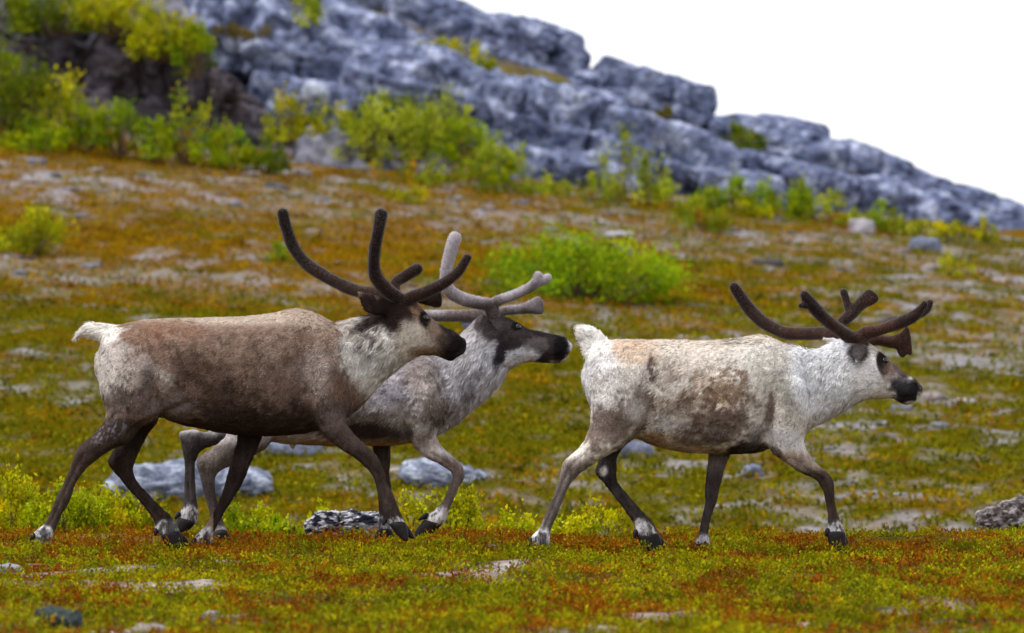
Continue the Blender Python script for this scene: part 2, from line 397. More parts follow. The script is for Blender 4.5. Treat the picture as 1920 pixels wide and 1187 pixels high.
# stones sunk all over the slope
rs = np.random.default_rng(77); cnt = 0
while cnt < 120:
    py = 300 + 660 * rs.random() ** 1.25; px = rs.uniform(-60, 1980)
    g = on_ground(px, py, 7.0)
    if g[1] > 33.8 or pale_mask(g[:1], g[1:2])[0] < 0.45: continue
    w = rs.uniform(12, 46) * (1.0 if rs.random() < .8 else 1.6); h = w * rs.uniform(0.14, 0.30)
    t = rs.random(); cc = BLUEG if t < .3 else ((S(134, 124, 122), S(176, 168, 168), S(90, 82, 80)) if t < .75 else (S(88, 82, 84), S(126, 122, 126), S(56, 50, 52)))
    tn = 'bluish grey' if t < .3 else ('pale pinkish grey' if t < .75 else 'dark grey')
    zn = ('upper' if py < 520 else 'lower') + ' ' + ('left' if px < 640 else ('middle' if px < 1280 else 'right'))
    stone('stone', px, py, w, h, 'small flat %s stone half sunk in the %s part of the slope' % (tn, zn), '%s stones in the %s part of the slope' % (tn, zn), cols=cc, seed=50 + cnt, sub=3, sink=.38, boxy=.5, crack=.25)
    cnt += 1

# ------------------------------------------------------------------ leaves
def leaf_cloud(pos, size, up, rng, aspect=0.55, flat=0.0):
    """one folded four-cornered leaf at each point -> verts, tris"""
    n = len(pos)
    a = rng.normal(size=(n, 3)); a[:, 2] += up; a /= np.linalg.norm(a, axis=1)[:, None]
    b = np.cross(a, rng.normal(size=(n, 3))); b /= np.linalg.norm(b, axis=1)[:, None] + 1e-9
    nn = np.cross(a, b)
    s = np.asarray(size)[:, None] if np.ndim(size) else size
    v = np.stack([pos, pos + a * s * 0.5 + b * s * aspect * 0.5 + nn * s * 0.08, pos + a * s, pos + a * s * 0.5 - b * s * aspect * 0.5 + nn * s * 0.08], 1).reshape(-1, 3)
    i = np.arange(n) * 4
    f = np.concatenate([np.stack([i, i + 1, i + 2], 1), np.stack([i, i + 2, i + 3], 1)])
    return v, f

def pick(cols, n, rng, jit=0.18):
    c = np.array(cols)[rng.integers(0, len(cols), n)]
    return c * (1 + rng.normal(0, jit, n))[:, None]

# heather mat in front (uncountable)
def mat_stuff(name, n, yr, halfw, size, hmax, label, seed, kback, spr=1):
    rng = np.random.default_rng(seed)
    Y = yr[0] + (yr[1] - yr[0]) * rng.random(n)
    x = rng.uniform(-1, 1, n) * halfw((Y))
    if spr > 1:
        for fx, fy in ((79, -.12), (379, .1), (1014, -.12), (1315, .1), (416, 1.38), (721, 1.58)):
            x = np.concatenate([x, (fx - 960) * (D + fy) / FPX + rng.normal(0, 0.055, 110)]); Y = np.concatenate([Y, fy - 0.07 + rng.normal(0, 0.035, 110)])
        n = len(x)
    pm = pale_mask(x, Y)
    keep = rng.random(n) > np.clip(pm * 1.15 - 0.1, 0, 0.97)
    x, Y = x[keep], Y[keep]; n = len(x)
    vm = sst(0.22, 0.80, veg_mix(x, Y)) * 0.84 + 0.06
    tuft = np.clip(0.46 + 1.5 * fbm(p3(x, Y) * (np.array([7, 5, 1]) if kback < .5 else 3.2), 3, 71), 0.05, 1.4)
    z = ground_z(x, Y) + hmax * tuft * rng.random(n) ** 0.7
    tuft = tuft * (1 + 0.5 * np.exp(-((Y + 0.24) / 0.22) ** 2))
    cn_ = np.clip(0.5 + 0.9 * fbm(p3(x, Y) * (np.array([6.5, 4, 1]) if kback < .5 else 2.4), 3, 79) + rng.normal(0, 0.13, n), 0, 0.999)
    def ramp(cs):
        cs = np.array(cs); k_ = cn_ * (len(cs) - 1); i_ = k_.astype(int); f_ = (k_ - i_)[:, None]
        return (cs[i_] * (1 - f_) + cs[i_ + 1] * f_) * (1 + rng.normal(0, 0.14, n))[:, None]
    col = np.where((rng.random(n) < vm)[:, None], ramp(RED if kback < .5 else RED_B), ramp(GRN if kback < .5 else GRN_B))
    col = col * (0.78 + 0.44 * sst(-0.4, 0.4, fbm(p3(x, Y) * 2.2, 3, 75)))[:, None]
    if spr > 1:      # a sprig: several leaves along one short shoot
        lean = rng.normal(0, 0.35, (n, 3)); lean[:, 2] = 1
        hs = hmax * tuft * rng.uniform(0.5, 1.0, n)
        base_ = np.stack([x, Y, ground_z(x, Y)], 1)
        tt = rng.random((n, spr)) ** 0.7
        pos = (base_[:, None] + lean[:, None] * (hs[:, None] * tt)[:, :, None] + rng.normal(0, 0.006, (n, spr, 3))).reshape(-1, 3)
        col = (np.repeat(col, spr, 0) * rng.uniform(0.8, 1.25, n * spr)[:, None]); n = n * spr
    else: pos = np.stack([x, Y, z], 1)
    sz = size * rng.uniform(0.6, 1.35, n)
    v, f = leaf_cloud(pos, sz, 0.9, rng)
    o = mk(name, v, f, M_MAT, None, np.repeat(col, 4, 0), smooth=False)
    return tag(o, label, 'heather', kind='stuff')
mat_stuff('heather', 74000, (-7.6, 2.9), lambda Y: (D + Y) * 0.0923 * 1.32 + 0.3, 0.017, 0.066, 'low mat of green and rust crowberry leaves under the reindeer', 101, 0.0, 5)
mat_stuff('heather', 215000, (2.9, 34.0), lambda Y: (D + Y) * 0.0923 * 1.5 + 0.4, 0.044, 0.055, 'brown and green heather covering the slope behind', 102, 1.0)

def tube(pts, r0, r1, n=5):
    pts = np.asarray(pts, float); m = len(pts)
    T = np.gradient(pts, axis=0); T /= np.linalg.norm(T, axis=1)[:, None] + 1e-9
    u = np.cross(T, [0.3, 1, 0.1]); u /= np.linalg.norm(u, axis=1)[:, None] + 1e-9
    w = np.cross(T, u); th = np.arange(n) / n * 2 * np.pi
    r = np.linspace(r0, r1, m)[:, None, None]
    v = (pts[:, None] + r * (u[:, None] * np.cos(th)[None, :, None] + w[:, None] * np.sin(th)[None, :, None])).reshape(-1, 3)
    i = np.arange(m * n).reshape(m, n); j = np.roll(i, -1, 1)
    f = np.stack([i[:-1], j[:-1], j[1:], i[1:]], -1).reshape(-1, 4)
    return v, f

WILLOW = [S(146, 158, 4), S(112, 142, 4), S(162, 160, 8), S(72, 98, 8), S(128, 150, 6)]
WILLOW_D = [S(112, 128, 6), S(82, 104, 6), S(132, 136, 8), S(58, 76, 10)]
WILLOW_Y = [S(178, 174, 6), S(150, 158, 6), S(186, 168, 8), S(100, 116, 10)]
WILLOW_O = [S(150, 156, 16), S(118, 140, 14), S(190, 130, 24), S(100, 122, 14)]
WILLOW_P = [S(160, 168, 30), S(136, 152, 24), S(178, 180, 44), S(104, 122, 24)]

def shrub(px, py, wpx, hpx, label, Y=None, cols=WILLOW, dens=1.0, leaf=0.06, seed=0, upright=0.5, name='willow_shrub', group=None, cat='shrub', nc=None):
    rng = np.random.default_rng(1000 + seed)
    g = on_ground(px, py, 5.0) if Y is None else W(px, py, Y)
    k = (D + g[1]) / FPX
    w, h = wpx * k, hpx * k
    root = empty(name, g, label, cat, group)
    nc = nc or int(np.clip(26 * dens * (w * h / 0.5) ** 0.6, 9, 75))
    # clump centres: filled dome, heavier towards the outside
    th = rng.uniform(0, 2 * np.pi, nc); rr = np.sqrt(rng.random(nc)); hh = rng.random(nc) ** 1.1
    lim = np.sqrt(np.clip(1 - (rr * 0.93) ** 2, 0.05, 1))
    hgt = h * (0.06 + 0.88 * hh * (0.18 + 0.82 * lim)) * (1 + 0.18 * rng.normal(size=nc) * upright)
    cx = rr * np.cos(th) * w * 0.46; cy = rr * np.sin(th) * w * 0.36
    cen = np.stack([cx, cy, np.clip(hgt, 0.06 * h, h * 1.02)], 1)
    sv, sf, off = [], [], 0
    for j in range(nc):
        b = np.array([cen[j, 0] * 0.25, cen[j, 1] * 0.25, -0.05]); m = b * 0.45 + cen[j] * 0.55 + rng.normal(0, 0.03 * h, 3); m[2] = 0.55 * cen[j, 2]
        v, f = tube([b, m, cen[j] + [0, 0, 0.06 * h]], 0.010 * max(h, .35) / .6, 0.003, 4)
        sv.append(v); sf.append(f + off); off += len(v)
    mk('stem', np.concatenate(sv), np.concatenate(sf), M_STEM, root)
    per = int(np.clip(9.0 * dens * (w * h / leaf ** 2) / nc, 14, 170))
    n = nc * per
    ci = np.repeat(np.arange(nc), per)
    cr_ = (0.085 * h + 0.05 * w) * rng.uniform(0.6, 1.2, nc)
    pos = cen[ci] + rng.normal(size=(n, 3)) * (cr_[ci][:, None] * np.array([0.62, 0.62, 0.62 + 0.5 * upright]))
    pos[:, 2] = np.clip(pos[:, 2], 0.0, None)
    cc = pick(cols, nc, rng, 0.33)[ci] * 0.55 + pick(cols, n, rng, 0.2) * 0.45
    v, f = leaf_cloud(pos, leaf * rng.uniform(0.6, 1.3, n), 0.6 + upright, rng, 0.6)
    mk('crown', v, f, M_LEAF, root, np.repeat(cc, 4, 0), smooth=False)
    return root

SH = [  # px, base row, width, height, Y(None = on tundra), colours, density, upright, label
    (1098, 566, 392, 132, None, [S(150, 170, 2), S(108, 150, 2), S(176, 178, 6), S(58, 90, 6), S(128, 160, 2)], 1.5, .1, 'big bright green willow bush in the middle of the slope'),
    (40, 474, 190, 84, None, WILLOW_Y, 1.1, .4, 'yellow green willow bush at the left edge of the slope'),
    (528, 494, 60, 48, None, WILLOW, .9, .4, 'small green bush just left of the left reindeer\'s antler tip'),
    (1792, 520, 90, 40, None, WILLOW_Y, .5, .5, 'sparse low bush on the gravelly slope at the right'),
    (765, 386, 76, 36, None, WILLOW_Y, .9, .4, 'small yellow bush on the slope below the cliff shrubs'),
    (1312, 432, 108, 76, None, WILLOW_O, 1.1, .5, 'rounded bush with orange tips at the foot of the cliff'),
    (25, 262, 170, 190, 33.6, WILLOW_D, 1.1, .7, 'tall dense shrub at the left edge below the crag'),
    (112, 262, 110, 150, 33.5, WILLOW_Y, .7, .9, 'upright leggy shrub second from the left below the crag'),
    (165, 272, 120, 78, 33.2, WILLOW, 1.0, .6, 'low bright shrub third from the left below the crag'),
    (222, 282, 90, 100, 33.2, WILLOW, .8, .9, 'upright shrub in front of the dark crag left of its crack'),
    (285, 296, 100, 84, 33.1, WILLOW, .9, .8, 'bushy shrub below the dark crack of the crag'),
    (352, 304, 84, 118, 33.1, WILLOW_O, .7, 1.0, 'tall orange tinted shrub below the right side of the crag'),
    (425, 312, 130, 78, 33.0, WILLOW, 1.2, .5, 'dense green shrub left of the grey block'),
    (500, 322, 96, 58, 33.0, WILLOW_D, 1.3, .4, 'low dark green shrub touching the grey block'),
    (110, 60, 200, 110, 36.6, WILLOW_D, 1.2, .4, 'dark green shrub hanging on top of the crag at the left'),
    (215, 62, 180, 100, 36.2, WILLOW_Y, 1.2, .4, 'yellow green shrub on top of the crag'),
    (305, 108, 130, 110, 35.9, WILLOW_Y, 1.3, .4, 'yellow green shrub on the sloping brow of the crag'),
    (362, 140, 90, 90, 35.7, WILLOW, 1.2, .4, 'lowest shrub on the brow of the crag'),
    (20, 140, 90, 60, 35.8, WILLOW, .7, .6, 'small shrub on the crag face at the left edge'),
    (545, 265, 90, 84, 34.8, WILLOW_Y, .8, .8, 'yellow shrub above the left end of the grey block'),
    (610, 262, 130, 66, 34.9, WILLOW_Y, 1.2, .4, 'rounded yellow shrub right above the grey block'),
    (690, 300, 120, 100, 34.5, WILLOW_P, .8, .8, 'pale leafed shrub right of the grey block'),
    (735, 235, 120, 70, 35.6, WILLOW_D, .9, .8, 'high shrub climbing the middle of the cliff'),
    (770, 300, 130, 105, 34.6, WILLOW_P, .9, .8, 'pale shrub in the centre of the cliff thicket'),
    (835, 262, 110, 90, 35.2, WILLOW_P, .7, 1.0, 'feathery shrub at the top right of the cliff thicket'),
    (870, 305, 140, 84, 34.6, WILLOW, 1.0, .6, 'bright green shrub at the right of the cliff thicket'),
    (935, 330, 110, 90, 34.2, WILLOW_P, .7, .9, 'thin pale shrub where the thicket ends'),
    (735, 345, 90, 56, 33.6, WILLOW_O, .7, .7, 'low reddish shrub under the cliff thicket'),
    (945, 364, 110, 62, 33.4, WILLOW, .9, .6, 'green shrub at the cliff foot below the thicket'),
    (870, 352, 90, 56, 33.4, WILLOW_O, .6, .8, 'straggly yellow shrub at the cliff foot below the thicket'),
    (1155, 384, 80, 120, 34.0, WILLOW_P, .6, 1.0, 'tall thin shrub against the smooth cliff'),
    (1215, 388, 90, 92, 33.9, WILLOW_P, .6, 1.0, 'second thin shrub against the smooth cliff'),
    (1110, 376, 70, 50, 33.8, WILLOW_P, .6, .7, 'short pale shrub left of the tall thin shrub'),
    (1368, 404, 118, 76, 33.6, WILLOW, 1.1, .5, 'bright shrub behind the orange tipped bush'),
    (1462, 408, 140, 70, 33.6, WILLOW, 1.2, .5, 'wide bright shrub at the foot of the right cliff'),
    (1545, 416, 90, 52, 33.4, WILLOW_P, .7, .7, 'pale low shrub right of the wide bright shrub'),
    (1655, 434, 70, 56, 33.2, WILLOW, .9, .6, 'small pointed shrub beside the pale stone'),
    (1785, 450, 84, 40, 33.0, WILLOW_Y, 1.0, .4, 'low yellow shrub under the right cliff'),
    (1852, 456, 46, 46, 32.8, WILLOW_Y, .8, .8, 'narrow shrub nearest the right edge under the cliff'),
    (856, 120, 140, 46, 37.6, WILLOW_Y, 1.1, .3, 'yellow shrub strip on the high ledge above the thicket'),
    (912, 140, 70, 34, 37.2, WILLOW_Y, 1.1, .3, 'small shrub at the end of the high ledge'),
    (1400, 290, 96, 44, 37.0, WILLOW_D, 1.1, .4, 'green shrub in the hollow of the right ridge'),
    (1392, 258, 40, 36, 38.0, WILLOW_D, .8, .6, 'tiny shrub above the hollow of the right ridge'),
    (575, 52, 90, 60, 37.0, WILLOW_P, .8, .6, 'pale shrub in a cleft of the rock above the pale slab'),
    (590, 10, 80, 40, 38.6, WILLOW_D, .9, .4, 'dark shrub at the top edge of the picture on the rock'),
    (1030, 372, 110, 44, 33.7, WILLOW_P, .9, .5, 'low pale shrub between the thicket and the smooth cliff'),
    (1265, 398, 90, 52, 33.7, WILLOW_P, .7, .7, 'pale shrub left of the orange tipped bush'),
    (1415, 412, 90, 48, 33.3, WILLOW_Y, .9, .5, 'low yellow shrub between the two bright cliff shrubs'),
    (1600, 424, 80, 40, 33.3, WILLOW_P, .8, .6, 'faint shrub left of the small pointed shrub'),
    (1715, 442, 80, 30, 33.0, WILLOW_P, .8, .4, 'very low shrub between the pointed shrub and the yellow shrub'),
    (800, 356, 110, 44, 33.5, WILLOW_P, .8, .6, 'low pale shrub in the shade of the cliff thicket'),
    (60, 285, 150, 56, 33.0, WILLOW, 1.1, .5, 'low green shrub skirting the tall shrub at the left edge'),
    (1042, 172, 50, 16, 38.6, WILLOW_D, .9, .2, 'tiny green tuft in a crack of the high ridge'),
    (1242, 218, 60, 12, 38.6, [S(78, 76, 10), S(96, 88, 14)], 1.0, .2, 'olive moss strip in a crack below the ridge bulge'),
    (450, 70, 110, 26, 36.6, [S(92, 84, 40), S(112, 96, 40)], 1.2, .2, 'brown moss cushion on the rock right of the crag'),
]
for i, (px, py, w, h, Y, cols, dens, up, lab) in enumerate(SH):
    shrub(px, py, w, h, lab, Y, cols, dens, 0.055 if Y else 0.045, i, up)
# dwarf birch just behind the crest
BIRCH = {id(WILLOW_Y): [S(188, 184, 4), S(160, 168, 4), S(198, 178, 8), S(112, 128, 8)], id(WILLOW): [S(164, 174, 2), S(130, 156, 2), S(180, 176, 6), S(92, 116, 6)]}
BI = [
    (30, 1030, 168, 136, 3.4, WILLOW_Y, 1.3, 'dwarf birch clump at the left edge behind the hind leg'),
    (120, 1030, 168, 120, 3.1, WILLOW, 1.2, 'dwarf birch clump right of the left reindeer\'s hindmost leg'),
    (205, 1030, 156, 125, 3.3, WILLOW_Y, 1.2, 'yellow dwarf birch clump between the hind legs of the left reindeer'),
    (285, 1032, 134, 95, 3.2, WILLOW_O, 1.0, 'orange tinged dwarf birch clump behind the raised hind hoof'),
    (450, 1034, 145, 97, 3.1, WILLOW, 1.3, 'green dwarf birch clump right of the crossing front leg'),
    (530, 1032, 112, 81, 3.3, WILLOW, 1.2, 'low dwarf birch clump left of the lichen crusted rock'),
    (600, 1020, 67, 74, 3.5, WILLOW_Y, .7, 'small yellow dwarf birch sprig behind the lichen crusted rock'),
    (865, 1034, 123, 139, 3.1, WILLOW_Y, .7, 'tall yellow dwarf birch clump by the middle reindeer\'s raised hoof'),
    (775, 1034, 89, 127, 3.4, WILLOW_Y, .5, 'sparse yellow dwarf birch behind the stretched front leg'),
    (950, 1036, 123, 95, 3.2, WILLOW_Y, .8, 'yellow green dwarf birch left of the right reindeer\'s hind hoof'),
    (1062, 1038, 123, 81, 3.2, WILLOW_Y, .9, 'low dwarf birch right of the right reindeer\'s hind hoof'),
    (1130, 1038, 100, 111, 3.5, WILLOW_Y, .5, 'thin dwarf birch sprigs under the right reindeer'),
    (1470, 1034, 56, 57, 2.8, WILLOW_Y, .5, 'tiny yellow sprig between the right reindeer\'s front legs'),
    (1500, 1034, 38, 41, 2.8, WILLOW_O, .5, 'tiny orange sprig left of the right reindeer\'s leading hoof'),
]
for i, (px, py, w, h, Y, cols, dens, lab) in enumerate(BI):
    shrub(px, py, w, h * 0.93, lab, Y, BIRCH.get(id(cols), cols), dens * 1.5, 0.026, 100 + i, .7, 'dwarf_birch')

# ------------------------------------------------------------------ reindeer
def cr_interp(P, sub):
    P = np.asarray(P, float); n = len(P)
    Q = np.concatenate([[2 * P[0] - P[1]], P, [2 * P[-1] - P[-2]]])
    out = []
    for i in range(n - 1):
        a, b, c, d = Q[i], Q[i + 1], Q[i + 2], Q[i + 3]
        for t in np.arange(sub) / sub:
            out.append(0.5 * ((2 * b) + (-a + c) * t + (2 * a - 5 * b + 4 * c - d) * t * t + (-a + 3 * b - 3 * c + d) * t ** 3))
    out.append(P[-1]); return np.array(out)

def skin_rings(R, c0, c1, cap=0.7):
    """R (m,n,3) rings, closed with rounded caps"""
    m, n = R.shape[:2]
    def capr(ring, nxt):
        c = ring.mean(0); dv = c - nxt.mean(0); dv /= np.linalg.norm(dv) + 1e-9
        r = np.linalg.norm(ring - c, axis=1).min() * cap
        return [c + (ring - c) * math.cos(a) + dv * r * math.sin(a) for a in (0.45, 0.85, 1.2)], c + dv * r
    a, ta = capr(R[0], R[1]); b, tb = capr(R[-1], R[-2])
    A = np.array(a[::-1] + list(R) + b); m = len(A)
    v = np.concatenate([A.reshape(-1, 3), [ta, tb]])
    i = np.arange(m * n).reshape(m, n); j = np.roll(i, -1, 1)
    f = np.stack([i[:-1], j[:-1], j[1:], i[1:]], -1).reshape(-1, 4)
    t0 = np.stack([np.full(n, m * n), j[0], i[0]], 1); t1 = np.stack([np.full(n, m * n + 1), i[-1], j[-1]], 1)
    return v, f, np.concatenate([t0, t1])

def loft(st, Y0, sub=5, n=18, ex=1.0):
    """st rows: ax, ay, bx, by, half depth (px), Y offset.  Ring through a and b."""
    P = cr_interp(st, sub); th = np.arange(n) / n * 2 * np.pi
    ct, sn = np.cos(th), np.sin(th)
    ct = np.sign(ct) * np.abs(ct) ** ex; sn = np.sign(sn) * np.abs(sn) ** ex
    R, C, H = [], [], []
    for ax, ay, bx, by, w, yo in P:
        Y = Y0 + yo; a, b = W(ax, ay, Y), W(bx, by, Y); c = (a + b) / 2; u = (a - b) / 2
        R.append(c + ct[:, None] * u + sn[:, None] * np.array([0, w * (D + Y) / FPX, 0])); C.append(c); H.append((np.linalg.norm(u) + w * (D + Y) / FPX) / 2)
    return np.array(R), np.array(C), np.array(H)

class Soup:
    def __init__(s): s.v, s.q, s.t, s.n = [], [], [], 0
    def add(s, v, q, t=None):
        s.v.append(v); s.q.append(q + s.n)
        if t is not None and len(t): s.t.append(t + s.n)
        s.n += len(v)
    def faces(s): return [np.concatenate(s.q)] + ([np.concatenate(s.t)] if s.t else [])
    def verts(s): return np.concatenate(s.v)

def remesh(soup, voxel, smooth_it, fac=0.5):
    o = mk('tmp', soup.verts(), soup.faces(), None)
    r = o.modifiers.new('r', 'REMESH'); r.mode = 'VOXEL'; r.voxel_size = voxel; r.adaptivity = 0
    if smooth_it:
        s = o.modifiers.new('s', 'SMOOTH'); s.factor = fac; s.iterations = smooth_it
    dg = bpy.context.evaluated_depsgraph_get()
    me = bpy.data.meshes.new_from_object(o.evaluated_get(dg))
    v = np.zeros(len(me.vertices) * 3, np.float32); me.vertices.foreach_get('co', v); v = v.reshape(-1, 3).astype(float)
    lt = np.zeros(len(me.polygons), np.int32); me.polygons.foreach_get('loop_total', lt)
    li = np.zeros(len(me.loops), np.int32); me.loops.foreach_get('vertex_index', li)
    q = li.reshape(-1, 4) if (lt == 4).all() else None
    if q is None:
        ls = np.zeros(len(me.polygons), np.int32); me.polygons.foreach_get('loop_start', ls)
        q = np.array([[li[s], li[s + 1], li[s + 2], li[s + (3 if c == 4 else 2)]] for s, c in zip(ls, lt)])
    bpy.data.objects.remove(o); bpy.data.meshes.remove(me)
    return v, q

def vnormals(v, q):
    n = np.zeros_like(v); fn = np.cross(v[q[:, 2]] - v[q[:, 0]], v[q[:, 3]] - v[q[:, 1]])
    for k in range(4): np.add.at(n, q[:, k], fn)
    return n / (np.linalg.norm(n, axis=1)[:, None] + 1e-12)

def strands(v, q, nrm, direc, length, col, n, width, rng, lift=0.35, thin=None, tip=1.08):
    tri = np.concatenate([q[:, [0, 1, 2]], q[:, [0, 2, 3]]])
    ar = np.linalg.norm(np.cross(v[tri[:, 1]] - v[tri[:, 0]], v[tri[:, 2]] - v[tri[:, 0]]), axis=1)
    if thin is not None: ar = ar * thin[tri].mean(1)
    ti = tri[rng.choice(len(tri), n, p=ar / ar.sum())]
    b = rng.dirichlet((1, 1, 1), n)
    def ip(a): return (a[ti] * (b[:, :, None] if a.ndim == 2 else b)).sum(1)
    P, N, Dd, Ln, Cc = ip(v), ip(nrm), ip(direc), ip(length), ip(col)
    N /= np.linalg.norm(N, axis=1)[:, None] + 1e-9
    cl = np.stack([pn(P * 38, 81), pn(P * 38, 83), pn(P * 38, 85)], 1)
    Dd = Dd + 0.8 * cl + 0.22 * rng.normal(size=(n, 3))
    Dd -= N * (Dd * N).sum(1)[:, None]; Dd /= np.linalg.norm(Dd, axis=1)[:, None] + 1e-9
    lf = lift * rng.uniform(0.4, 1.5, n)[:, None]
    s1 = Dd + N * lf; s1 /= np.linalg.norm(s1, axis=1)[:, None]
    s2 = Dd + N * lf * 0.3; s2 /= np.linalg.norm(s2, axis=1)[:, None]
    Ln = (Ln * rng.uniform(0.55, 1.3, n))[:, None]
    sd_ = np.cross(s1, N); sd_ /= np.linalg.norm(sd_, axis=1)[:, None] + 1e-9
    wd_ = width * rng.uniform(0.7, 1.3, n)[:, None]
    r = P - N * 0.002; m = r + s1 * Ln * 0.5; t = m + s2 * Ln * 0.5
    V = np.stack([r - sd_ * wd_, r + sd_ * wd_, m + sd_ * wd_ * 0.8, m - sd_ * wd_ * 0.8, t], 1).reshape(-1, 3)
    i = np.arange(n) * 5
    Q = np.stack([i, i + 1, i + 2, i + 3], 1); T = np.stack([i + 3, i + 2, i + 4], 1)
    cj = (1 + rng.normal(0, 0.15, n) + 0.26 * pn(P * np.array([34, 34, 24]), 87) + 0.16 * pn(P * 75, 89))[:, None]
    cc = Cc * np.clip(cj, 0.4, 1.6)
    CC = np.stack([cc * 0.92, cc * 0.92, cc, cc, cc * tip], 1).reshape(-1, 3)
    N2 = N + 0.5 * cl + 0.28 * rng.normal(size=(n, 3)); N2 /= np.linalg.norm(N2, axis=1)[:, None]
    NN = np.repeat(N2, 5, 0)
    return V, [Q, T], CC, NN

def coat_color(v, dr, Y0):
    d = D + v[:, 1]; px = 960 + v[:, 0] * FPX / d; py = 593.5 - (v[:, 2] - CAMZ) * FPX / d
    side = v[:, 1] - Y0
    n1 = fbm(v * 14, 3, 91); n2 = fbm(v * 40, 3, 95)
    c = np.tile(S(*dr['base']), (len(v), 1))
    c *= (1 + 0.20 * n1 + 0.20 * n2)[:, None]
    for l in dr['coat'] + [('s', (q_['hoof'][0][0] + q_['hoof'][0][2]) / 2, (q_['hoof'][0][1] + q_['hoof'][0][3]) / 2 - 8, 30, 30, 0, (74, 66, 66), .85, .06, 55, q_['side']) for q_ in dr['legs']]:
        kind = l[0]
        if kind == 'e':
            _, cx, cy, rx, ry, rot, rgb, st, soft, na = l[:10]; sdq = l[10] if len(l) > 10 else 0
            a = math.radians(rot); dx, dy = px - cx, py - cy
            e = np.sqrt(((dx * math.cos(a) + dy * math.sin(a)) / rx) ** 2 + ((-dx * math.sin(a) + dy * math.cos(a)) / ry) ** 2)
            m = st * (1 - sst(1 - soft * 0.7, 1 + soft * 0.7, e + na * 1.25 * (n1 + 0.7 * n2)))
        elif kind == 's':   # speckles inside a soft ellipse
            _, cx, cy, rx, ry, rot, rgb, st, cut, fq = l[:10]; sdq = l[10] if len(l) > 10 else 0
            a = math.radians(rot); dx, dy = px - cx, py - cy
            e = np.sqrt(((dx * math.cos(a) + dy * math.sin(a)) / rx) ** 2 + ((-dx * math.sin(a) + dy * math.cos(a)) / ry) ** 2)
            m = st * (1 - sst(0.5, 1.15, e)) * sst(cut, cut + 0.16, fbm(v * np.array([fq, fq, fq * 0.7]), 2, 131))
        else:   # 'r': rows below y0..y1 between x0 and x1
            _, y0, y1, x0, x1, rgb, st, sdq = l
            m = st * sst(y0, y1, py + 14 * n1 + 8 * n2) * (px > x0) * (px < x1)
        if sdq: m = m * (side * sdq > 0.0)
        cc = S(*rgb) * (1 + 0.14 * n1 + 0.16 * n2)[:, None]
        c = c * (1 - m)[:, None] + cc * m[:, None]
    lgs = sst(800, 850, py)
    c = c * (1 - 0.30 * lgs)[:, None] + (c * 1.9 + 0.012) * (0.30 * lgs * sst(-0.25, 0.35, fbm(v * np.array([30, 30, 7]), 2, 127)) + 0.0)[:, None] + c * (0.30 * lgs * (1 - sst(-0.25, 0.35, fbm(v * np.array([30, 30, 7]), 2, 127))))[:, None]
    c *= (1 + lgs * (0.40 * fbm(v * np.array([55, 55, 9]), 2, 121) + 0.30 * fbm(v * 12, 2, 123)))[:, None]
    crs = np.exp(-(np.abs(fbm(v * np.array([26, 26, 15]), 2, 111)) / 0.055) ** 2) * sst(-0.1, 0.3, fbm(v * 7, 2, 117))
    sel = (py < dr.get('crease_row', 800)) * 1.0
    c *= (1 - dr.get('crease', 0.5) * crs * sel)[:, None]  # shade of fine wrinkles painted as dark lines in the coat
    c = np.clip(c, 0.001, 0.9); c = 0.84 * (c / 0.84) ** 1.10
    return np.clip(c, 0.003, 0.88)

def tine_rings(st, Y0, sub=5, n=12):
    P = cr_interp(st, sub)
    C = np.array([W(p[0], p[1], Y0 + p[2]) for p in P])
    T = np.gradient(C, axis=0); T /= np.linalg.norm(T, axis=1)[:, None]
    vv = np.array([0, 1.0, 0]) - T * T[:, 1:2]; vv /= np.linalg.norm(vv, axis=1)[:, None]
    uu = np.cross(T, vv); th = np.arange(n) / n * 2 * np.pi
    r = (P[:, 3] * 0.94 * (D + Y0) / FPX)[:, None, None]; fl = P[:, 4][:, None, None]
    return C[:, None] + r * (uu[:, None] * np.cos(th)[None, :, None] + fl * vv[:, None] * np.sin(th)[None, :, None])

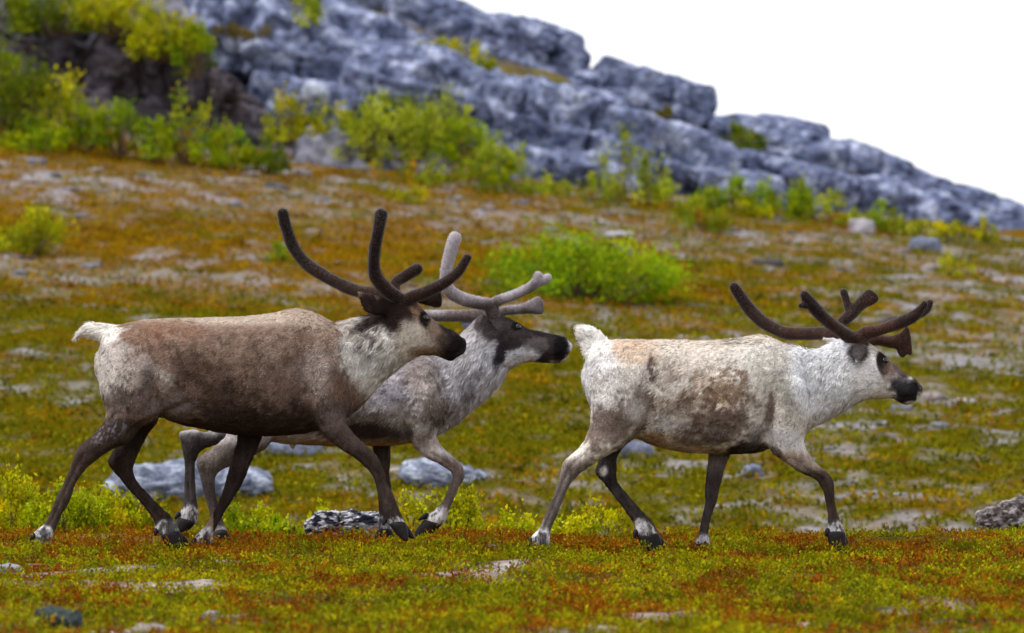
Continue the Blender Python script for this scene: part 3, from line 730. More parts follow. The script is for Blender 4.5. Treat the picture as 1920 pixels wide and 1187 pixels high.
def build_deer(dr):
    Y0 = dr['Y']; rng = np.random.default_rng(dr['seed'])
    base = np.array([(dr['cx'] - 960) * (D + Y0) / FPX, Y0, 0.0])
    root = empty('reindeer', base, dr['label'], 'reindeer')
    sp = Soup(); SK = []      # skeleton samples: centre, flow dir, radius, fur length
    def limb(st, flow, fl, n=18, sub=5, ex=1.0, sgn=1, capk=0.7):
        R, C, H = loft(st, Y0, sub, n, ex); sp.add(*skin_rings(R, 1, 1, capk))
        T = np.gradient(C, axis=0); T /= np.linalg.norm(T, axis=1)[:, None] + 1e-9
        f0 = np.asarray(flow, float) if flow is not None else None
        for i in range(len(C)):
            SK.append((C[i], T[i] * sgn if f0 is None else f0, H[i], fl if np.isscalar(fl) else np.interp(i / (len(C) - 1), [0, 1], fl)))
    limb([(x, t, x, b, w, 0) for x, t, b, w in dr['torso']], (-0.8, 0, -0.55), dr.get('tfur', 0.024), 32, 4, 0.92, capk=0.3)
    limb([(*s[:4], s[4] * (0.78, 0.8, 0.88, 0.96, 1.0)[i], 0) for i, s in enumerate(dr['neck'])], (-0.62, 0, -0.80), dr.get('nfl', 0.034), 26, 5)
    limb([(*s[:5], 0) for s in dr['head']], None, (0.016, 0.006), 26, 5, 0.95, -1)
    limb([(*s[:5], 0) for s in dr['tail']], None, 0.022, 14, 5)
    for s in dr['ears']: limb(s, None, 0.016, 14, 4)
    if 'extra' in dr:
        for s in dr['extra']: limb(s, None, 0.01, 10, 3)
    for lg in dr['legs']:
        sgn = lg['side']; st = []
        m = len(lg['st'])
        for i, s in enumerate(lg['st']):
            half = math.hypot(s[0] - s[2], s[1] - s[3]) / 2
            w = s[4] if len(s) > 4 else max(7.0, half * 0.84)
            st.append((*s[:4], w, sgn * (0.105 if len(s) < 6 else s[5])))
        limb(st, None, (0.015, 0.005), 18, 5)
    v, q = remesh(sp, 0.0074, 4, 0.5)
    nrm = vnormals(v, q)
    # nearest limb sample gives lie and length of the hair
    skc = np.array([s[0] for s in SK]); skd = np.array([s[1] for s in SK]); skr = np.array([s[2] for s in SK]); skl = np.array([s[3] for s in SK])
    direc = np.zeros_like(v); length = np.zeros(len(v))
    for a in range(0, len(v), 8000):
        b = slice(a, a + 8000)
        dd = np.linalg.norm(v[b][:, None] - skc[None], axis=2) / (skr[None] + 0.012)
        w = np.maximum(dd, 0.25) ** -7.0; w /= w.sum(1)[:, None]
        direc[b] = w @ skd; length[b] = w @ skl
    direc[:, 2] -= 0.25
    # body relief: hair clumps, shedding wool, shoulder folds
    rel = 0.0055 * fbm(v * 17, 3, 5) + 0.0022 * fbm(v * np.array([60, 60, 40]), 2, 9)
    d = D + v[:, 1]; px = 960 + v[:, 0] * FPX / d; py = 593.5 - (v[:, 2] - CAMZ) * FPX / d
    rel *= np.clip(length / 0.02, 0.15, 1.3)
    rel = rel + 0.0036 * fbm(v * np.array([62, 62, 9]), 2, 27) * (1 - sst(0.012, 0.02, length))      # tendons
    auto = []
    for lg in dr['legs']:
        lo = [s_ for s_ in lg['st'] if s_[1] > 845][:-2]
        if len(lo) > 2:
            for k_, a_ in ((0.36, -.0055), (0.16, .003), (0.66, .003)):
                auto.append(([(s_[0] + k_ * (s_[2] - s_[0]), s_[1] + k_ * (s_[3] - s_[1])) for s_ in lo], 3.2, a_, lg['side'] * 0.105))
    for gr in list(dr.get('grooves', [])) + auto:
        pts, wd_, amp = gr[:3]; side_ = gr[3] if len(gr) > 3 else None
        best = np.full(len(v), 9.0)
        for (xa, ya), (xb, yb) in zip(pts[:-1], pts[1:]):
            L2 = (xb - xa) ** 2 + (yb - ya) ** 2; t = np.clip(((px - xa) * (xb - xa) + (py - ya) * (yb - ya)) / L2, 0, 1)
            best = np.minimum(best, np.hypot(px - xa - t * (xb - xa), py - ya - t * (yb - ya)) / wd_)
        rel = rel + amp * np.exp(-best ** 2) * ((v[:, 1] < Y0 + 0.02) if side_ is None else (np.abs(v[:, 1] - Y0 - side_) < 0.08))
    for (cx, cy, rx, ry, amp, clump) in dr.get('relief', []):
        e = np.sqrt(((px - cx) / rx) ** 2 + ((py - cy) / ry) ** 2) + 0.35 * fbm(v * 16, 3, 15)
        m = 1 - sst(0.75, 1.1, e)
        rel = rel + m * (amp + clump * np.abs(fbm(v * 24, 2, 19)))
    v = v + nrm * rel[:, None]; nrm = vnormals(v, q)
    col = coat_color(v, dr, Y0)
    body = mk('body', v, q, M_HIDE, root, col * (0.6 + 0.34 * sst(0.15, 0.6, col.mean(1)))[:, None], origin=base)  # hide colour darkened to paint shade into the gaps between strands
    # fur
    fl_ = list(dr.get('furlen', [])) + [((l_['hoof'][0][0] + l_['hoof'][0][2]) / 2, (l_['hoof'][0][1] + l_['hoof'][0][3]) / 2 - 6, 24, 18, 3.4) for l_ in dr['legs']]
    if fl_:
        for (cx, cy, rx, ry, f) in fl_:
            e = np.sqrt(((px - cx) / rx) ** 2 + ((py - cy) / ry) ** 2); length *= 1 + (f - 1) * (1 - sst(0.7, 1.2, e))
    thin = np.clip(length / 0.03, 0.35, 1.2)
    V, F, CC, NN = strands(v, q, nrm, direc, length, col, dr['nfur'], 0.0016, rng, 0.38, thin)
    mk('fur', V, F, M_FUR, root, CC, origin=base, normals=NN)
    # antlers
    for an in dr['antlers']:
        s2 = Soup()
        for tn in an['tines']:
            s2.add(*skin_rings(tine_rings([(*t, *([1.0] if len(t) == 4 else [])) for t in tn], Y0), 1, 1, 0.9))
        av, aq = remesh(s2, 0.006, 4, 0.5); an_n = vnormals(av, aq)
        av = av + an_n * (0.0012 * fbm(av * 30, 2, 44) + 0.0045 * fbm(av * 9, 2, 48))[:, None]
        zt = sst(an['z'][0], an['z'][1], fbm(av * 6, 2, 46) * 0.2 + (av[:, 2] - base[2]))
        ac = mixc(np.tile(S(*an['c0']), (len(av), 1)), np.tile(S(*an['c1']), (len(av), 1)), zt)
        A = mk('antler', av, aq, M_VELVET, root, ac, origin=base)
        fl = np.full(len(av), 0.0095)
        V, F, CC, NN = strands(av, aq, an_n, np.tile([0.1, 0, 0.4], (len(av), 1)) + an_n, fl, ac * 1.6 + 0.075 * an.get('rim', 1.0), 10000, 0.00055, rng, 2.4, tip=2.4)  # fuzz coloured brighter than the velvet, painting a light rim round the antler
        mk('velvet_fuzz', V, F, M_FUZZ, A, CC, origin=base, normals=NN)
    # hooves
    for lg in dr['legs']:
        s2 = Soup()
        for k in (-1, 1):
            st = [(h[0] + 3 * k * ih, h[1] - 2 * (k > 0) * ih, h[2] + 3 * k * ih, h[3] - 2 * (k > 0) * ih, 10.5 - 2 * ih, lg['side'] * 0.105 + k * (0.02 + 0.006 * ih)) for ih, h in enumerate(lg['hoof'])]
            R, _, _ = loft(st, Y0, 4, 12, 0.85); s2.add(*skin_rings(R, 1, 1, 0.55))
        mk('hoof', s2.verts(), s2.faces(), M_HOOF, root, origin=base)
        if lg.get('dew'):
            s2 = Soup(); x0, y0, x1, y1 = lg['dew']
            for k in (-1, 1):
                pts = [(x0 * .7 + x1 * .3, y0 * .7 + y1 * .3, lg['side'] * 0.105 + k * 0.018, 5, 1), ((x0 + x1) / 2, (y0 + y1) / 2, lg['side'] * 0.105 + k * 0.026, 5, 1), (x1, y1, lg['side'] * 0.105 + k * 0.03, 3, 1)]
                s2.add(*skin_rings(tine_rings(pts, Y0, 3, 8), 1, 1, 0.8))
            mk('dewclaw', s2.verts(), s2.faces(), M_HOOF, root, origin=base)
    # eyes and nostrils, set on the surface of the head
    bv = BVHTree.FromPolygons([tuple(a) for a in v], [tuple(int(i) for i in a) for a in q])
    iv, if_ = ico(3)
    for nm, (ex, ey), rad, sink, mat in (('eye', dr['eye'], (0.0165, 0.0165, 0.0165), 0.009, M_EYE), ('nostril', dr['nostril'], dr.get('nosr', (0.008, 0.006, 0.011)), 0.003, M_NOSTRIL)):
        for sgn in (-1, 1):
            w = W(ex, ey, Y0)
            hit = bv.ray_cast(Vector((w[0], Y0 + sgn * 0.6, w[2])), Vector((0, -sgn, 0)))
            if hit[0] is None: continue
            c = np.array(hit[0]); c[1] -= sgn * sink
            mk(nm, iv * np.array(rad) + c, if_, mat, root, origin=base)
    return root

K = dict
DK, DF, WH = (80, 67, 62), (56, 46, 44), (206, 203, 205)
R1 = K(Y=0.0, seed=1, cx=430, label='brown reindeer with pale rump and dark antlers, leftmost of the three', base=(148, 125, 112), nfur=80000,
  torso=[(184, 660, 712, 30), (198, 622, 765, 58), (222, 610, 783, 72), (262, 600, 788, 83), (302, 597, 784, 86), (343, 596, 797, 90), (397, 595, 808, 97), (437, 594, 815, 99),
         (504, 588, 818, 96), (531, 582, 817, 90), (558, 578, 814, 84), (590, 586, 810, 79), (616, 600, 802, 74), (640, 613, 792, 66), (664, 634, 772, 52), (682, 668, 740, 26)],
  neck=[(600, 610, 655, 770, 66), (628, 606, 676, 766, 60), (655, 598, 716, 719, 52), (690, 590, 746, 694, 46), (718, 578, 766, 679, 45)],
  head=[(722, 566, 760, 682, 46), (752, 556, 778, 671, 44), (779, 566, 790, 667, 43), (799, 587, 805, 667, 36), (815, 601, 817, 667, 29), (834, 613, 830, 672, 26), (852, 621, 845, 677, 26), (864, 631, 860, 668, 21)],
  tail=[(232, 608, 222, 650, 17), (212, 609, 202, 646, 16), (189, 605, 180, 638, 15), (166, 606, 160, 632, 12), (150, 617, 146, 633, 8), (141, 629, 140, 636, 4)],
  ears=[[(738, 568, 738, 594, 9, -.06), (715, 557, 708, 592, 9, -.12), (692, 549, 684, 584, 7, -.17), (674, 546, 674, 560, 5, -.2)],
        [(738, 560, 738, 580, 9, .06), (722, 551, 716, 576, 9, .12), (708, 548, 704, 562, 6, .17)]],
  tfur=0.015, crease=0.6, grooves=[([(862, 661), (836, 665)], 2.5, -.005), ([(250, 806), (300, 780), (352, 757)], 7, -.014), ([(352, 757), (345, 720), (335, 690)], 14, -.006), ([(572, 690), (566, 750), (590, 800)], 12, -.009), ([(190, 770), (225, 760), (270, 730)], 12, -.006), ([(620, 640), (600, 700), (600, 760)], 26, .010), ([(668, 640), (690, 700), (680, 760)], 8, -.006), ([(610, 770), (606, 800)], 5, -.010)],
  legs=[K(side=-1, st=[(204, 690, 292, 700, 44), (197, 735, 308, 748, 46), (196, 765, 302, 783, 42), (194, 791, 264, 806, 34), (175, 813, 242, 829), (153, 832, 213, 841), (141, 846, 186, 859), (133, 872, 161, 880), (118, 910, 142, 907), (105, 934, 132, 937), (91, 969, 114, 969), (80, 985, 105, 991), (63, 999, 99, 1004), (64, 1016, 96, 1020), (62, 1034, 96, 1035)],
          hoof=[(66, 1022, 94, 1026), (64, 1036, 95, 1037), (63, 1045, 96, 1045)], dew=(66, 1000, 57, 1012)),
        K(side=1, st=[(215, 740, 305, 740, 44), (212, 790, 298, 786, 36), (216, 835, 278, 813), (202, 864, 256, 859), (213, 883, 250, 882), (231, 905, 258, 902), (250, 926, 280, 928), (275, 956, 302, 950), (288, 976, 320, 967), (291, 994, 331, 984), (304, 1008, 337, 998)],
          hoof=[(302, 1006, 338, 997), (314, 1022, 346, 1010), (334, 1033, 350, 1024)], dew=(294, 990, 291, 1003)),
        K(side=1, st=[(425, 740, 520, 745, 40), (438, 790, 500, 795, 32), (445, 821, 488, 829), (434, 864, 471, 869), (423, 902, 455, 907), (415, 929, 442, 929), (401, 958, 426, 953), (388, 983, 409, 983), (369, 1002, 399, 1004), (364, 1018, 397, 1020), (361, 1033, 397, 1034)],
          hoof=[(367, 1022, 395, 1024), (364, 1035, 395, 1036), (362, 1043, 394, 1043)], dew=(369, 1008, 357, 1023)),
        K(side=-1, st=[(566, 690, 655, 690, 40), (566, 735, 660, 738, 42), (578, 775, 653, 770, 36), (602, 810, 650, 793, 30), (627, 834, 668, 818), (660, 856, 695, 842), (681, 872, 711, 861), (698, 891, 722, 888), (706, 913, 727, 907), (711, 940, 741, 934), (719, 972, 753, 967), (730, 986, 760, 982)],
          hoof=[(730, 984, 761, 981), (746, 1002, 768, 997), (762, 1013, 772, 1012)], dew=(722, 972, 719, 983))],
  antlers=[K(c0=(50, 31, 23), c1=(28, 19, 17), z=(1.0, 1.5), tines=[
              [(752, 585, -.04, 15), (748, 562, -.05, 15), (725, 543, -.09, 14.5), (706, 521, -.15, 14), (701, 495, -.20, 12.5), (704, 461, -.24, 12), (711, 427, -.25, 12), (715, 402, -.24, 13.5)],
              [(752, 585, -.04, 14), (762, 563, -.05, 14), (800, 548, -.07, 12.5), (837, 528, -.08, 11), (861, 508, -.09, 10), (876, 483, -.09, 8.5)]]),
           K(c0=(50, 31, 23), c1=(28, 19, 17), z=(1.0, 1.5), tines=[
              [(752, 585, .04, 15), (735, 558, .06, 14), (706, 550, .12, 13.5), (675, 547, .18, 13), (642, 535, .23, 13), (605, 515, .28, 13), (574, 494, .32, 13), (551, 464, .34, 12.5), (536, 427, .34, 12), (530, 400, .33, 12)],
              [(745, 575, .05, 12), (740, 534, .10, 11), (760, 518, .13, 11), (783, 504, .14, 12)],
              [(752, 585, .04, 13), (775, 560, .05, 9), (800, 561, .05, 13, .7), (815, 560, .04, 19, .5), (823, 559, .03, 20, .4)]])],
  eye=(797, 597), nostril=(858, 639),
  furlen=[(650, 690, 70, 90, 1.25), (170, 625, 40, 25, 1.3)],
  coat=[('e', 430, 594, 230, 17, 0, (196, 180, 166), .85, .6, .3), ('e', 585, 600, 60, 22, 25, (186, 166, 150), .7, .6, .3),  # top of the back: skylit rim painted as a pale band
        ('e', 265, 635, 62, 40, 10, (148, 114, 94), .6, .8, .8), ('s', 500, 690, 170, 80, 0, (82, 64, 56), .45, .06, 22), ('s', 560, 660, 120, 70, 0, (172, 156, 148), .5, .08, 26), ('e', 330, 620, 60, 20, 0, (160, 124, 104), .6, .6, .3),
        ('e', 470, 690, 150, 60, 0, (124, 102, 90), .45, .8, .6), ('s', 430, 640, 220, 40, 0, (168, 146, 132), .55, .02, 24), ('s', 300, 650, 80, 40, 0, (84, 62, 54), .5, .12, 36),
        ('e', 500, 806, 190, 52, 0, (58, 45, 40), .92, .7, .45), ('e', 372, 695, 46, 28, 15, (84, 66, 56), .7, .8, .7), ('e', 430, 760, 90, 40, 10, (78, 62, 56), .7, .6, .4),  # belly ellipse: dark brown lower flank, with some belly shade painted in
        ('e', 206, 694, 46, 74, 0, (206, 198, 194), .92, .8, .8), ('e', 250, 700, 40, 50, 0, (182, 170, 164), .7, .5, .5), ('e', 303, 706, 17, 26, 10, (200, 192, 186), .75, .8, .9),
        ('e', 283, 718, 18, 22, 20, (104, 86, 80), .65, .8, .9), ('e', 240, 755, 52, 26, 0, (112, 94, 88), .85, .5, .6), ('e', 320, 760, 40, 20, -10, (150, 140, 140), .6, .6, .6),
        ('e', 596, 705, 32, 50, 0, (168, 154, 146), .85, .5, .45), ('e', 655, 650, 16, 70, -22, (150, 108, 80), .7, .5, .35), ('e', 645, 720, 26, 40, 0, (124, 98, 84), .7, .5, .4), ('e', 625, 770, 40, 24, 0, (112, 98, 96), .8, .5, .6),
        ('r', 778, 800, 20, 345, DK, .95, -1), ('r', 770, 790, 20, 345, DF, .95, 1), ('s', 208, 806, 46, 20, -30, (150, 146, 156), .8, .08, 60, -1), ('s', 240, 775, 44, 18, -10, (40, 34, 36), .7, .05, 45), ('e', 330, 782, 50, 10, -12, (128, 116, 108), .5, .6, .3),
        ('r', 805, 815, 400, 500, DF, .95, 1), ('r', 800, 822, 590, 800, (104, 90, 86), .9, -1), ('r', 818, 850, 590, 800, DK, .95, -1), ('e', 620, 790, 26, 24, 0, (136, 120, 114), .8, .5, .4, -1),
        ('e', 705, 670, 62, 92, -32, (216, 211, 206), .97, .22, .22), ('e', 730, 690, 50, 60, -35, (214, 210, 206), .9, .4, .3), ('e', 655, 612, 26, 16, 0, (200, 190, 182), .8, .5, .3),
        ('s', 690, 632, 34, 42, 10, (86, 72, 72), .9, -.02, 42), ('s', 715, 670, 26, 60, -30, (150, 142, 140), .7, .10, 40), ('e', 700, 603, 40, 11, -22, (64, 54, 54), .9, .4, .4), ('e', 738, 580, 48, 40, 10, (40, 31, 30), .95, .35, .35), ('e', 752, 598, 28, 26, 0, (62, 48, 44), .9, .4, .4),
        ('e', 795, 635, 40, 34, 20, (182, 168, 156), .95, .6, .4), ('e', 770, 640, 26, 40, 0, (208, 198, 186), .8, .5, .3), ('e', 820, 618, 20, 17, 30, (150, 124, 106), .7, .7, .5), ('e', 785, 582, 16, 12, 30, (150, 120, 98), .7, .5, .3), ('e', 800, 660, 40, 10, 0, (160, 126, 96), .6, .6, .3),
        ('e', 796, 599, 10, 16, -10, (34, 26, 25), .97, .45, .3), ('e', 850, 650, 29, 37, 20, (36, 32, 34), .97, .5, .3), ('e', 828, 640, 14, 26, 20, (104, 88, 80), .5, .8, .4), ('e', 838, 616, 18, 9, 40, (52, 44, 44), .85, .5, .2), ('e', 866, 668, 10, 12, 0, (92, 86, 88), .5, .5, .2),
        ('e', 180, 622, 46, 24, 0, (232, 226, 220), .97, .25, .15), ('e', 690, 575, 22, 26, 0, (66, 54, 52), .9, .4, .3),
        ('e', 79, 1012, 24, 28, 0, WH, .95, .25, .25), ('e', 84, 1006, 7, 18, 0, (60, 56, 60), .8, .5, .8), ('e', 312, 995, 24, 20, 30, WH, .9, .3, .4), ('e', 318, 990, 8, 14, 0, (50, 46, 50), .8, .4, .3), ('e', 378, 1016, 22, 24, 0, WH, .9, .3, .4), ('e', 388, 1012, 7, 12, 0, (60, 56, 60), .8, .4, .3), ('e', 742, 978, 20, 8, -10, WH, .9, .4, .5)])

R3 = K(Y=0.0, seed=3, cx=1330, label='pale whitish reindeer with shedding flank and raised white tail, rightmost of the three', base=(204, 196, 188), nfur=80000,
  torso=[(1096, 690, 728, 26), (1106, 656, 760, 52), (1122, 644, 785, 68), (1150, 638, 806, 80), (1196, 637, 823, 87), (1229, 637, 837, 90), (1283, 638, 848, 97), (1337, 639, 851, 98),
         (1377, 637, 852, 94), (1418, 629, 849, 84), (1445, 633, 842, 79), (1477, 649, 833, 71), (1503, 664, 822, 60), (1522, 692, 800, 40), (1534, 730, 775, 20)],
  neck=[(1440, 646, 1500, 812, 68), (1470, 648, 1533, 798, 62), (1508, 656, 1562, 783, 53), (1535, 654, 1583, 772, 48), (1568, 638, 1604, 758, 46)],
  head=[(1572, 636, 1606, 757, 46), (1600, 629, 1626, 750, 45), (1632, 645, 1650, 748, 42), (1650, 659, 1665, 747, 37), (1667, 674, 1676, 748, 30), (1684, 689, 1686, 755, 25), (1701, 703, 1702, 759, 26), (1717, 711, 1716, 752, 23), (1724, 721, 1723, 741, 15)],
  tail=[(1142, 640, 1106, 690, 18), (1136, 632, 1096, 668, 18), (1127, 622, 1090, 646, 17), (1112, 613, 1082, 631, 16), (1096, 609, 1079, 622, 12)],
  ears=[[(1612, 640, 1630, 656, 8, -.06), (1598, 652, 1624, 664, 9, -.12), (1596, 666, 1618, 674, 8, -.16), (1602, 677, 1612, 681, 5, -.18)],
        [(1560, 632, 1580, 650, 8, .08), (1544, 632, 1562, 652, 8, .13), (1534, 629, 1544, 640, 5, .17)]],
  tfur=0.018, crease=0.35, grooves=[([(1723, 742), (1694, 746)], 2.5, -.005), ([(1228, 720), (1234, 755), (1202, 810)], 9, -.007), ([(1442, 720), (1436, 800), (1446, 842)], 9, -.013), ([(1490, 660), (1480, 740), (1470, 800)], 30, .010), ([(1240, 800), (1300, 806), (1400, 800)], 14, -.006), ([(1160, 660), (1190, 700)], 24, .006), ([(1330, 730), (1345, 752), (1338, 770)], 4, -.012), ([(1360, 745), (1384, 770), (1386, 790)], 4, -.010)],
  legs=[K(side=-1, st=[(1106, 700, 1225, 700, 42), (1108, 745, 1232, 750, 46), (1108, 778, 1222, 789, 42), (1104, 805, 1197, 816, 34), (1092, 832, 1165, 840), (1073, 851, 1133, 857), (1056, 867, 1106, 875), (1049, 894, 1076, 899), (1036, 934, 1057, 934), (1022, 967, 1044, 969), (1011, 991, 1034, 991), (994, 1010, 1031, 1014), (998, 1022, 1030, 1024), (998, 1034, 1030, 1035)],
          hoof=[(1001, 1024, 1028, 1026), (1000, 1036, 1029, 1037), (998, 1044, 1029, 1044)], dew=(998, 1008, 989, 1024)),
        K(side=1, st=[(1120, 760, 1215, 760, 40), (1128, 815, 1190, 812, 34), (1122, 862, 1160, 852), (1116, 886, 1156, 886), (1133, 907, 1160, 906), (1154, 934, 1181, 931), (1176, 964, 1203, 957), (1189, 981, 1222, 976), (1190, 999, 1231, 992), (1200, 1014, 1238, 1007)],
          hoof=[(1196, 1008, 1236, 1002), (1207, 1026, 1244, 1018), (1226, 1036, 1248, 1029)], dew=(1193, 992, 1190, 1007)),
        K(side=1, st=[(1310, 770, 1400, 770, 38), (1325, 815, 1385, 818, 32), (1328, 848, 1370, 851), (1324, 891, 1356, 891), (1321, 923, 1348, 923), (1323, 942, 1344, 942), (1316, 972, 1334, 969), (1311, 999, 1329, 999), (1302, 1015, 1331, 1015), (1298, 1026, 1333, 1027)],
          hoof=[(1298, 1023, 1333, 1023), (1294, 1034, 1336, 1035), (1292, 1042, 1337, 1042)], dew=None),
        K(side=-1, st=[(1420, 720, 1518, 730, 40), (1422, 765, 1520, 775, 42), (1432, 813, 1508, 822, 38), (1441, 845, 1511, 841, 31), (1465, 861, 1522, 859), (1495, 883, 1540, 877), (1530, 899, 1559, 894), (1543, 921, 1565, 916), (1549, 945, 1566, 945), (1553, 972, 1574, 972), (1550, 990, 1581, 990), (1551, 1005, 1585, 1003)],
          hoof=[(1550, 1001, 1585, 1000), (1558, 1022, 1590, 1022), (1572, 1037, 1591, 1038)], dew=(1553, 990, 1549, 1004))],
  antlers=[K(c0=(66, 42, 33), c1=(36, 25, 23), z=(0.9, 1.2), tines=[
              [(1614, 652, -.04, 16), (1606, 636, -.05, 15), (1590, 630, -.07, 14), (1567, 614, -.13, 13), (1542, 593, -.19, 12.5), (1520, 569, -.23, 12.5), (1508, 553, -.25, 10.5)],
              [(1520, 572, -.23, 9), (1506, 573, -.25, 7), (1500, 573, -.26, 5)],
              [(1614, 652, -.04, 15), (1620, 626, -.05, 13), (1643, 620, -.07, 12.5), (1681, 608, -.08, 12), (1712, 594, -.09, 11), (1728, 579, -.10, 9), (1734, 570, -.11, 7)],
              [(1714, 593, -.08, 9), (1734, 583, -.05, 9), (1744, 567, -.04, 7.5)]]),
           K(c0=(66, 42, 33), c1=(36, 25, 23), z=(0.9, 1.2), tines=[
              [(1614, 652, .04, 16), (1590, 632, .06, 14), (1567, 625, .10, 13), (1542, 625, .16, 13), (1504, 626, .22, 13), (1471, 623, .27, 13), (1441, 610, .31, 13), (1413, 588, .33, 13), (1390, 558, .33, 12), (1376, 538, .32, 11)],
              [(1580, 630, .09, 12), (1575, 611, .14, 12), (1595, 590, .17, 13), (1614, 570, .19, 13, .8), (1632, 557, .20, 17, .55), (1637, 552, .20, 16, .4)],
              [(1594, 590, .17, 10), (1588, 568, .19, 8), (1582, 547, .20, 7.5)],
              [(1614, 652, .04, 14), (1640, 638, .05, 11), (1668, 641, .05, 12), (1684, 640, .045, 16, .6), (1697, 640, .04, 26, .32), (1704, 639, .04, 32, .2)], [(1690, 645, .045, 12, .5), (1692, 660, .04, 10, .4), (1693, 668, .04, 6, .5)]])],
  eye=(1657, 677), nostril=(1715, 721),
  relief=[(1352, 748, 50, 50, .010, .011), (1350, 790, 62, 36, .006, .008), (1222, 695, 10, 26, -.010, .0), (1445, 770, 8, 34, -.010, 0)],
  furlen=[(1390, 632, 60, 14, 1.6), (1300, 640, 120, 12, 1.3), (1250, 720, 60, 50, 1.3), (1105, 660, 30, 40, 1.4)],
  coat=[('e', 1290, 640, 200, 16, 0, (222, 210, 198), .8, .6, .3), ('e', 1180, 660, 60, 26, 0, (206, 182, 160), .8, .5, .4), ('e', 1330, 680, 120, 40, 0, (206, 196, 186), .5, .6, .4),
        ('e', 1118, 715, 44, 70, 0, (226, 224, 226), .95, .4, .25), ('e', 1160, 730, 50, 50, 0, (212, 206, 202), .7, .6, .4), ('e', 1440, 680, 70, 40, 20, (208, 204, 198), .7, .6, .3),
        ('e', 1355, 742, 50, 44, 0, (160, 132, 108), .85, .5, 1.0), ('e', 1345, 792, 70, 36, 0, (144, 126, 120), .85, .6, 1.0), ('s', 1300, 740, 110, 70, 0, (150, 128, 112), .5, .10, 20), ('s', 1450, 740, 80, 70, 0, (160, 150, 142), .5, .08, 22), ('e', 1270, 765, 60, 20, 10, (140, 120, 102), .7, .5, .7),
        ('e', 1270, 835, 90, 18, 8, (178, 156, 132), .8, .5, .35), ('e', 1228, 822, 20, 12, 20, (176, 130, 84), .6, .5, .3), ('e', 1330, 820, 70, 18, 0, (116, 100, 92), .7, .6, .5), ('e', 1250, 792, 34, 12, 10, (206, 200, 202), .7, .5, .4),
        ('e', 1150, 802, 54, 44, 20, (142, 124, 114), .88, .6, .7), ('e', 1196, 768, 34, 34, 0, (124, 102, 92), .75, .7, .8), ('e', 1192, 770, 20, 22, 20, (198, 190, 188), .8, .7, .7),
        ('e', 1220, 680, 7, 14, 10, (124, 100, 90), .85, .5, .9), ('s', 1222, 700, 18, 22, 0, (92, 72, 66), .9, -.02, 48), ('e', 1482, 730, 38, 38, 0, (158, 154, 146), .7, .6, .5), ('e', 1444, 768, 9, 32, 10, (134, 112, 104), .85, .5, .5),
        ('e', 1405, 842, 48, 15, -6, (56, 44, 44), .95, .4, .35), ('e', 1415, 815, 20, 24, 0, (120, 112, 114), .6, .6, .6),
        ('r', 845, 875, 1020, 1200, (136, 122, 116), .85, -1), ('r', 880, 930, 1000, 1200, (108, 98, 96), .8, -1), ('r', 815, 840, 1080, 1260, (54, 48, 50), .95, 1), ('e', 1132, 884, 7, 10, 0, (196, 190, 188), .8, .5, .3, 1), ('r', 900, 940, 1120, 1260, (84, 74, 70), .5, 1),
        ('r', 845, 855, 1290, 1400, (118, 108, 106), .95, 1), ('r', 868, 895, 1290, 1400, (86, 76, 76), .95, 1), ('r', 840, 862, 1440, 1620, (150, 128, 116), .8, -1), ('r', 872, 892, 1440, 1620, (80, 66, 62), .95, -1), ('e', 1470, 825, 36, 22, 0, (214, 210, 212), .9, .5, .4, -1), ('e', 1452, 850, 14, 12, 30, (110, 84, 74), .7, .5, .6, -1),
        ('e', 1560, 710, 76, 100, -20, (230, 230, 234), .97, .25, .15), ('e', 1640, 715, 44, 36, 10, (226, 222, 222), .9, .4, .25), ('s', 1530, 700, 44, 60, 10, (140, 136, 146), .6, .24, 60),
        ('e', 1610, 632, 30, 14, 10, (120, 92, 74), .9, .5, .3), ('e', 1610, 660, 18, 22, 10, (70, 56, 54), .9, .4, .3, -1), ('e', 1656, 682, 12, 24, -12, (34, 26, 28), .97, .25, .1), ('e', 1672, 690, 14, 16, 40, (140, 108, 94), .75, .5, .4), ('e', 1690, 696, 18, 9, 45, (72, 66, 74), .9, .4, .3),
        ('e', 1676, 706, 22, 24, 20, (150, 130, 122), .7, .9, .5), ('e', 1702, 735, 31, 27, 0, (38, 33, 36), .97, .45, .3), ('e', 1690, 718, 16, 20, 40, (84, 80, 88), .6, .5, .4), ('e', 1712, 757, 16, 5, 0, (214, 210, 214), .9, .5, .1), ('e', 1725, 745, 6, 10, 0, (208, 204, 208), .8, .5, .1),
        ('e', 1110, 640, 36, 34, 0, (240, 236, 232), .97, .3, .1), ('e', 1545, 640, 18, 14, 0, (206, 196, 192), .9, .4, .2, 1),
        ('e', 1012, 1015, 24, 28, 0, WH, .95, .3, .25), ('e', 1018, 1012, 7, 18, 0, (70, 64, 68), .8, .5, .8), ('e', 1212, 994, 26, 16, 30, WH, .9, .3, .5), ('e', 1316, 1022, 26, 18, 0, (190, 188, 194), .9, .4, .3), ('e', 1568, 990, 22, 14, 0, WH, .9, .35, .4)])

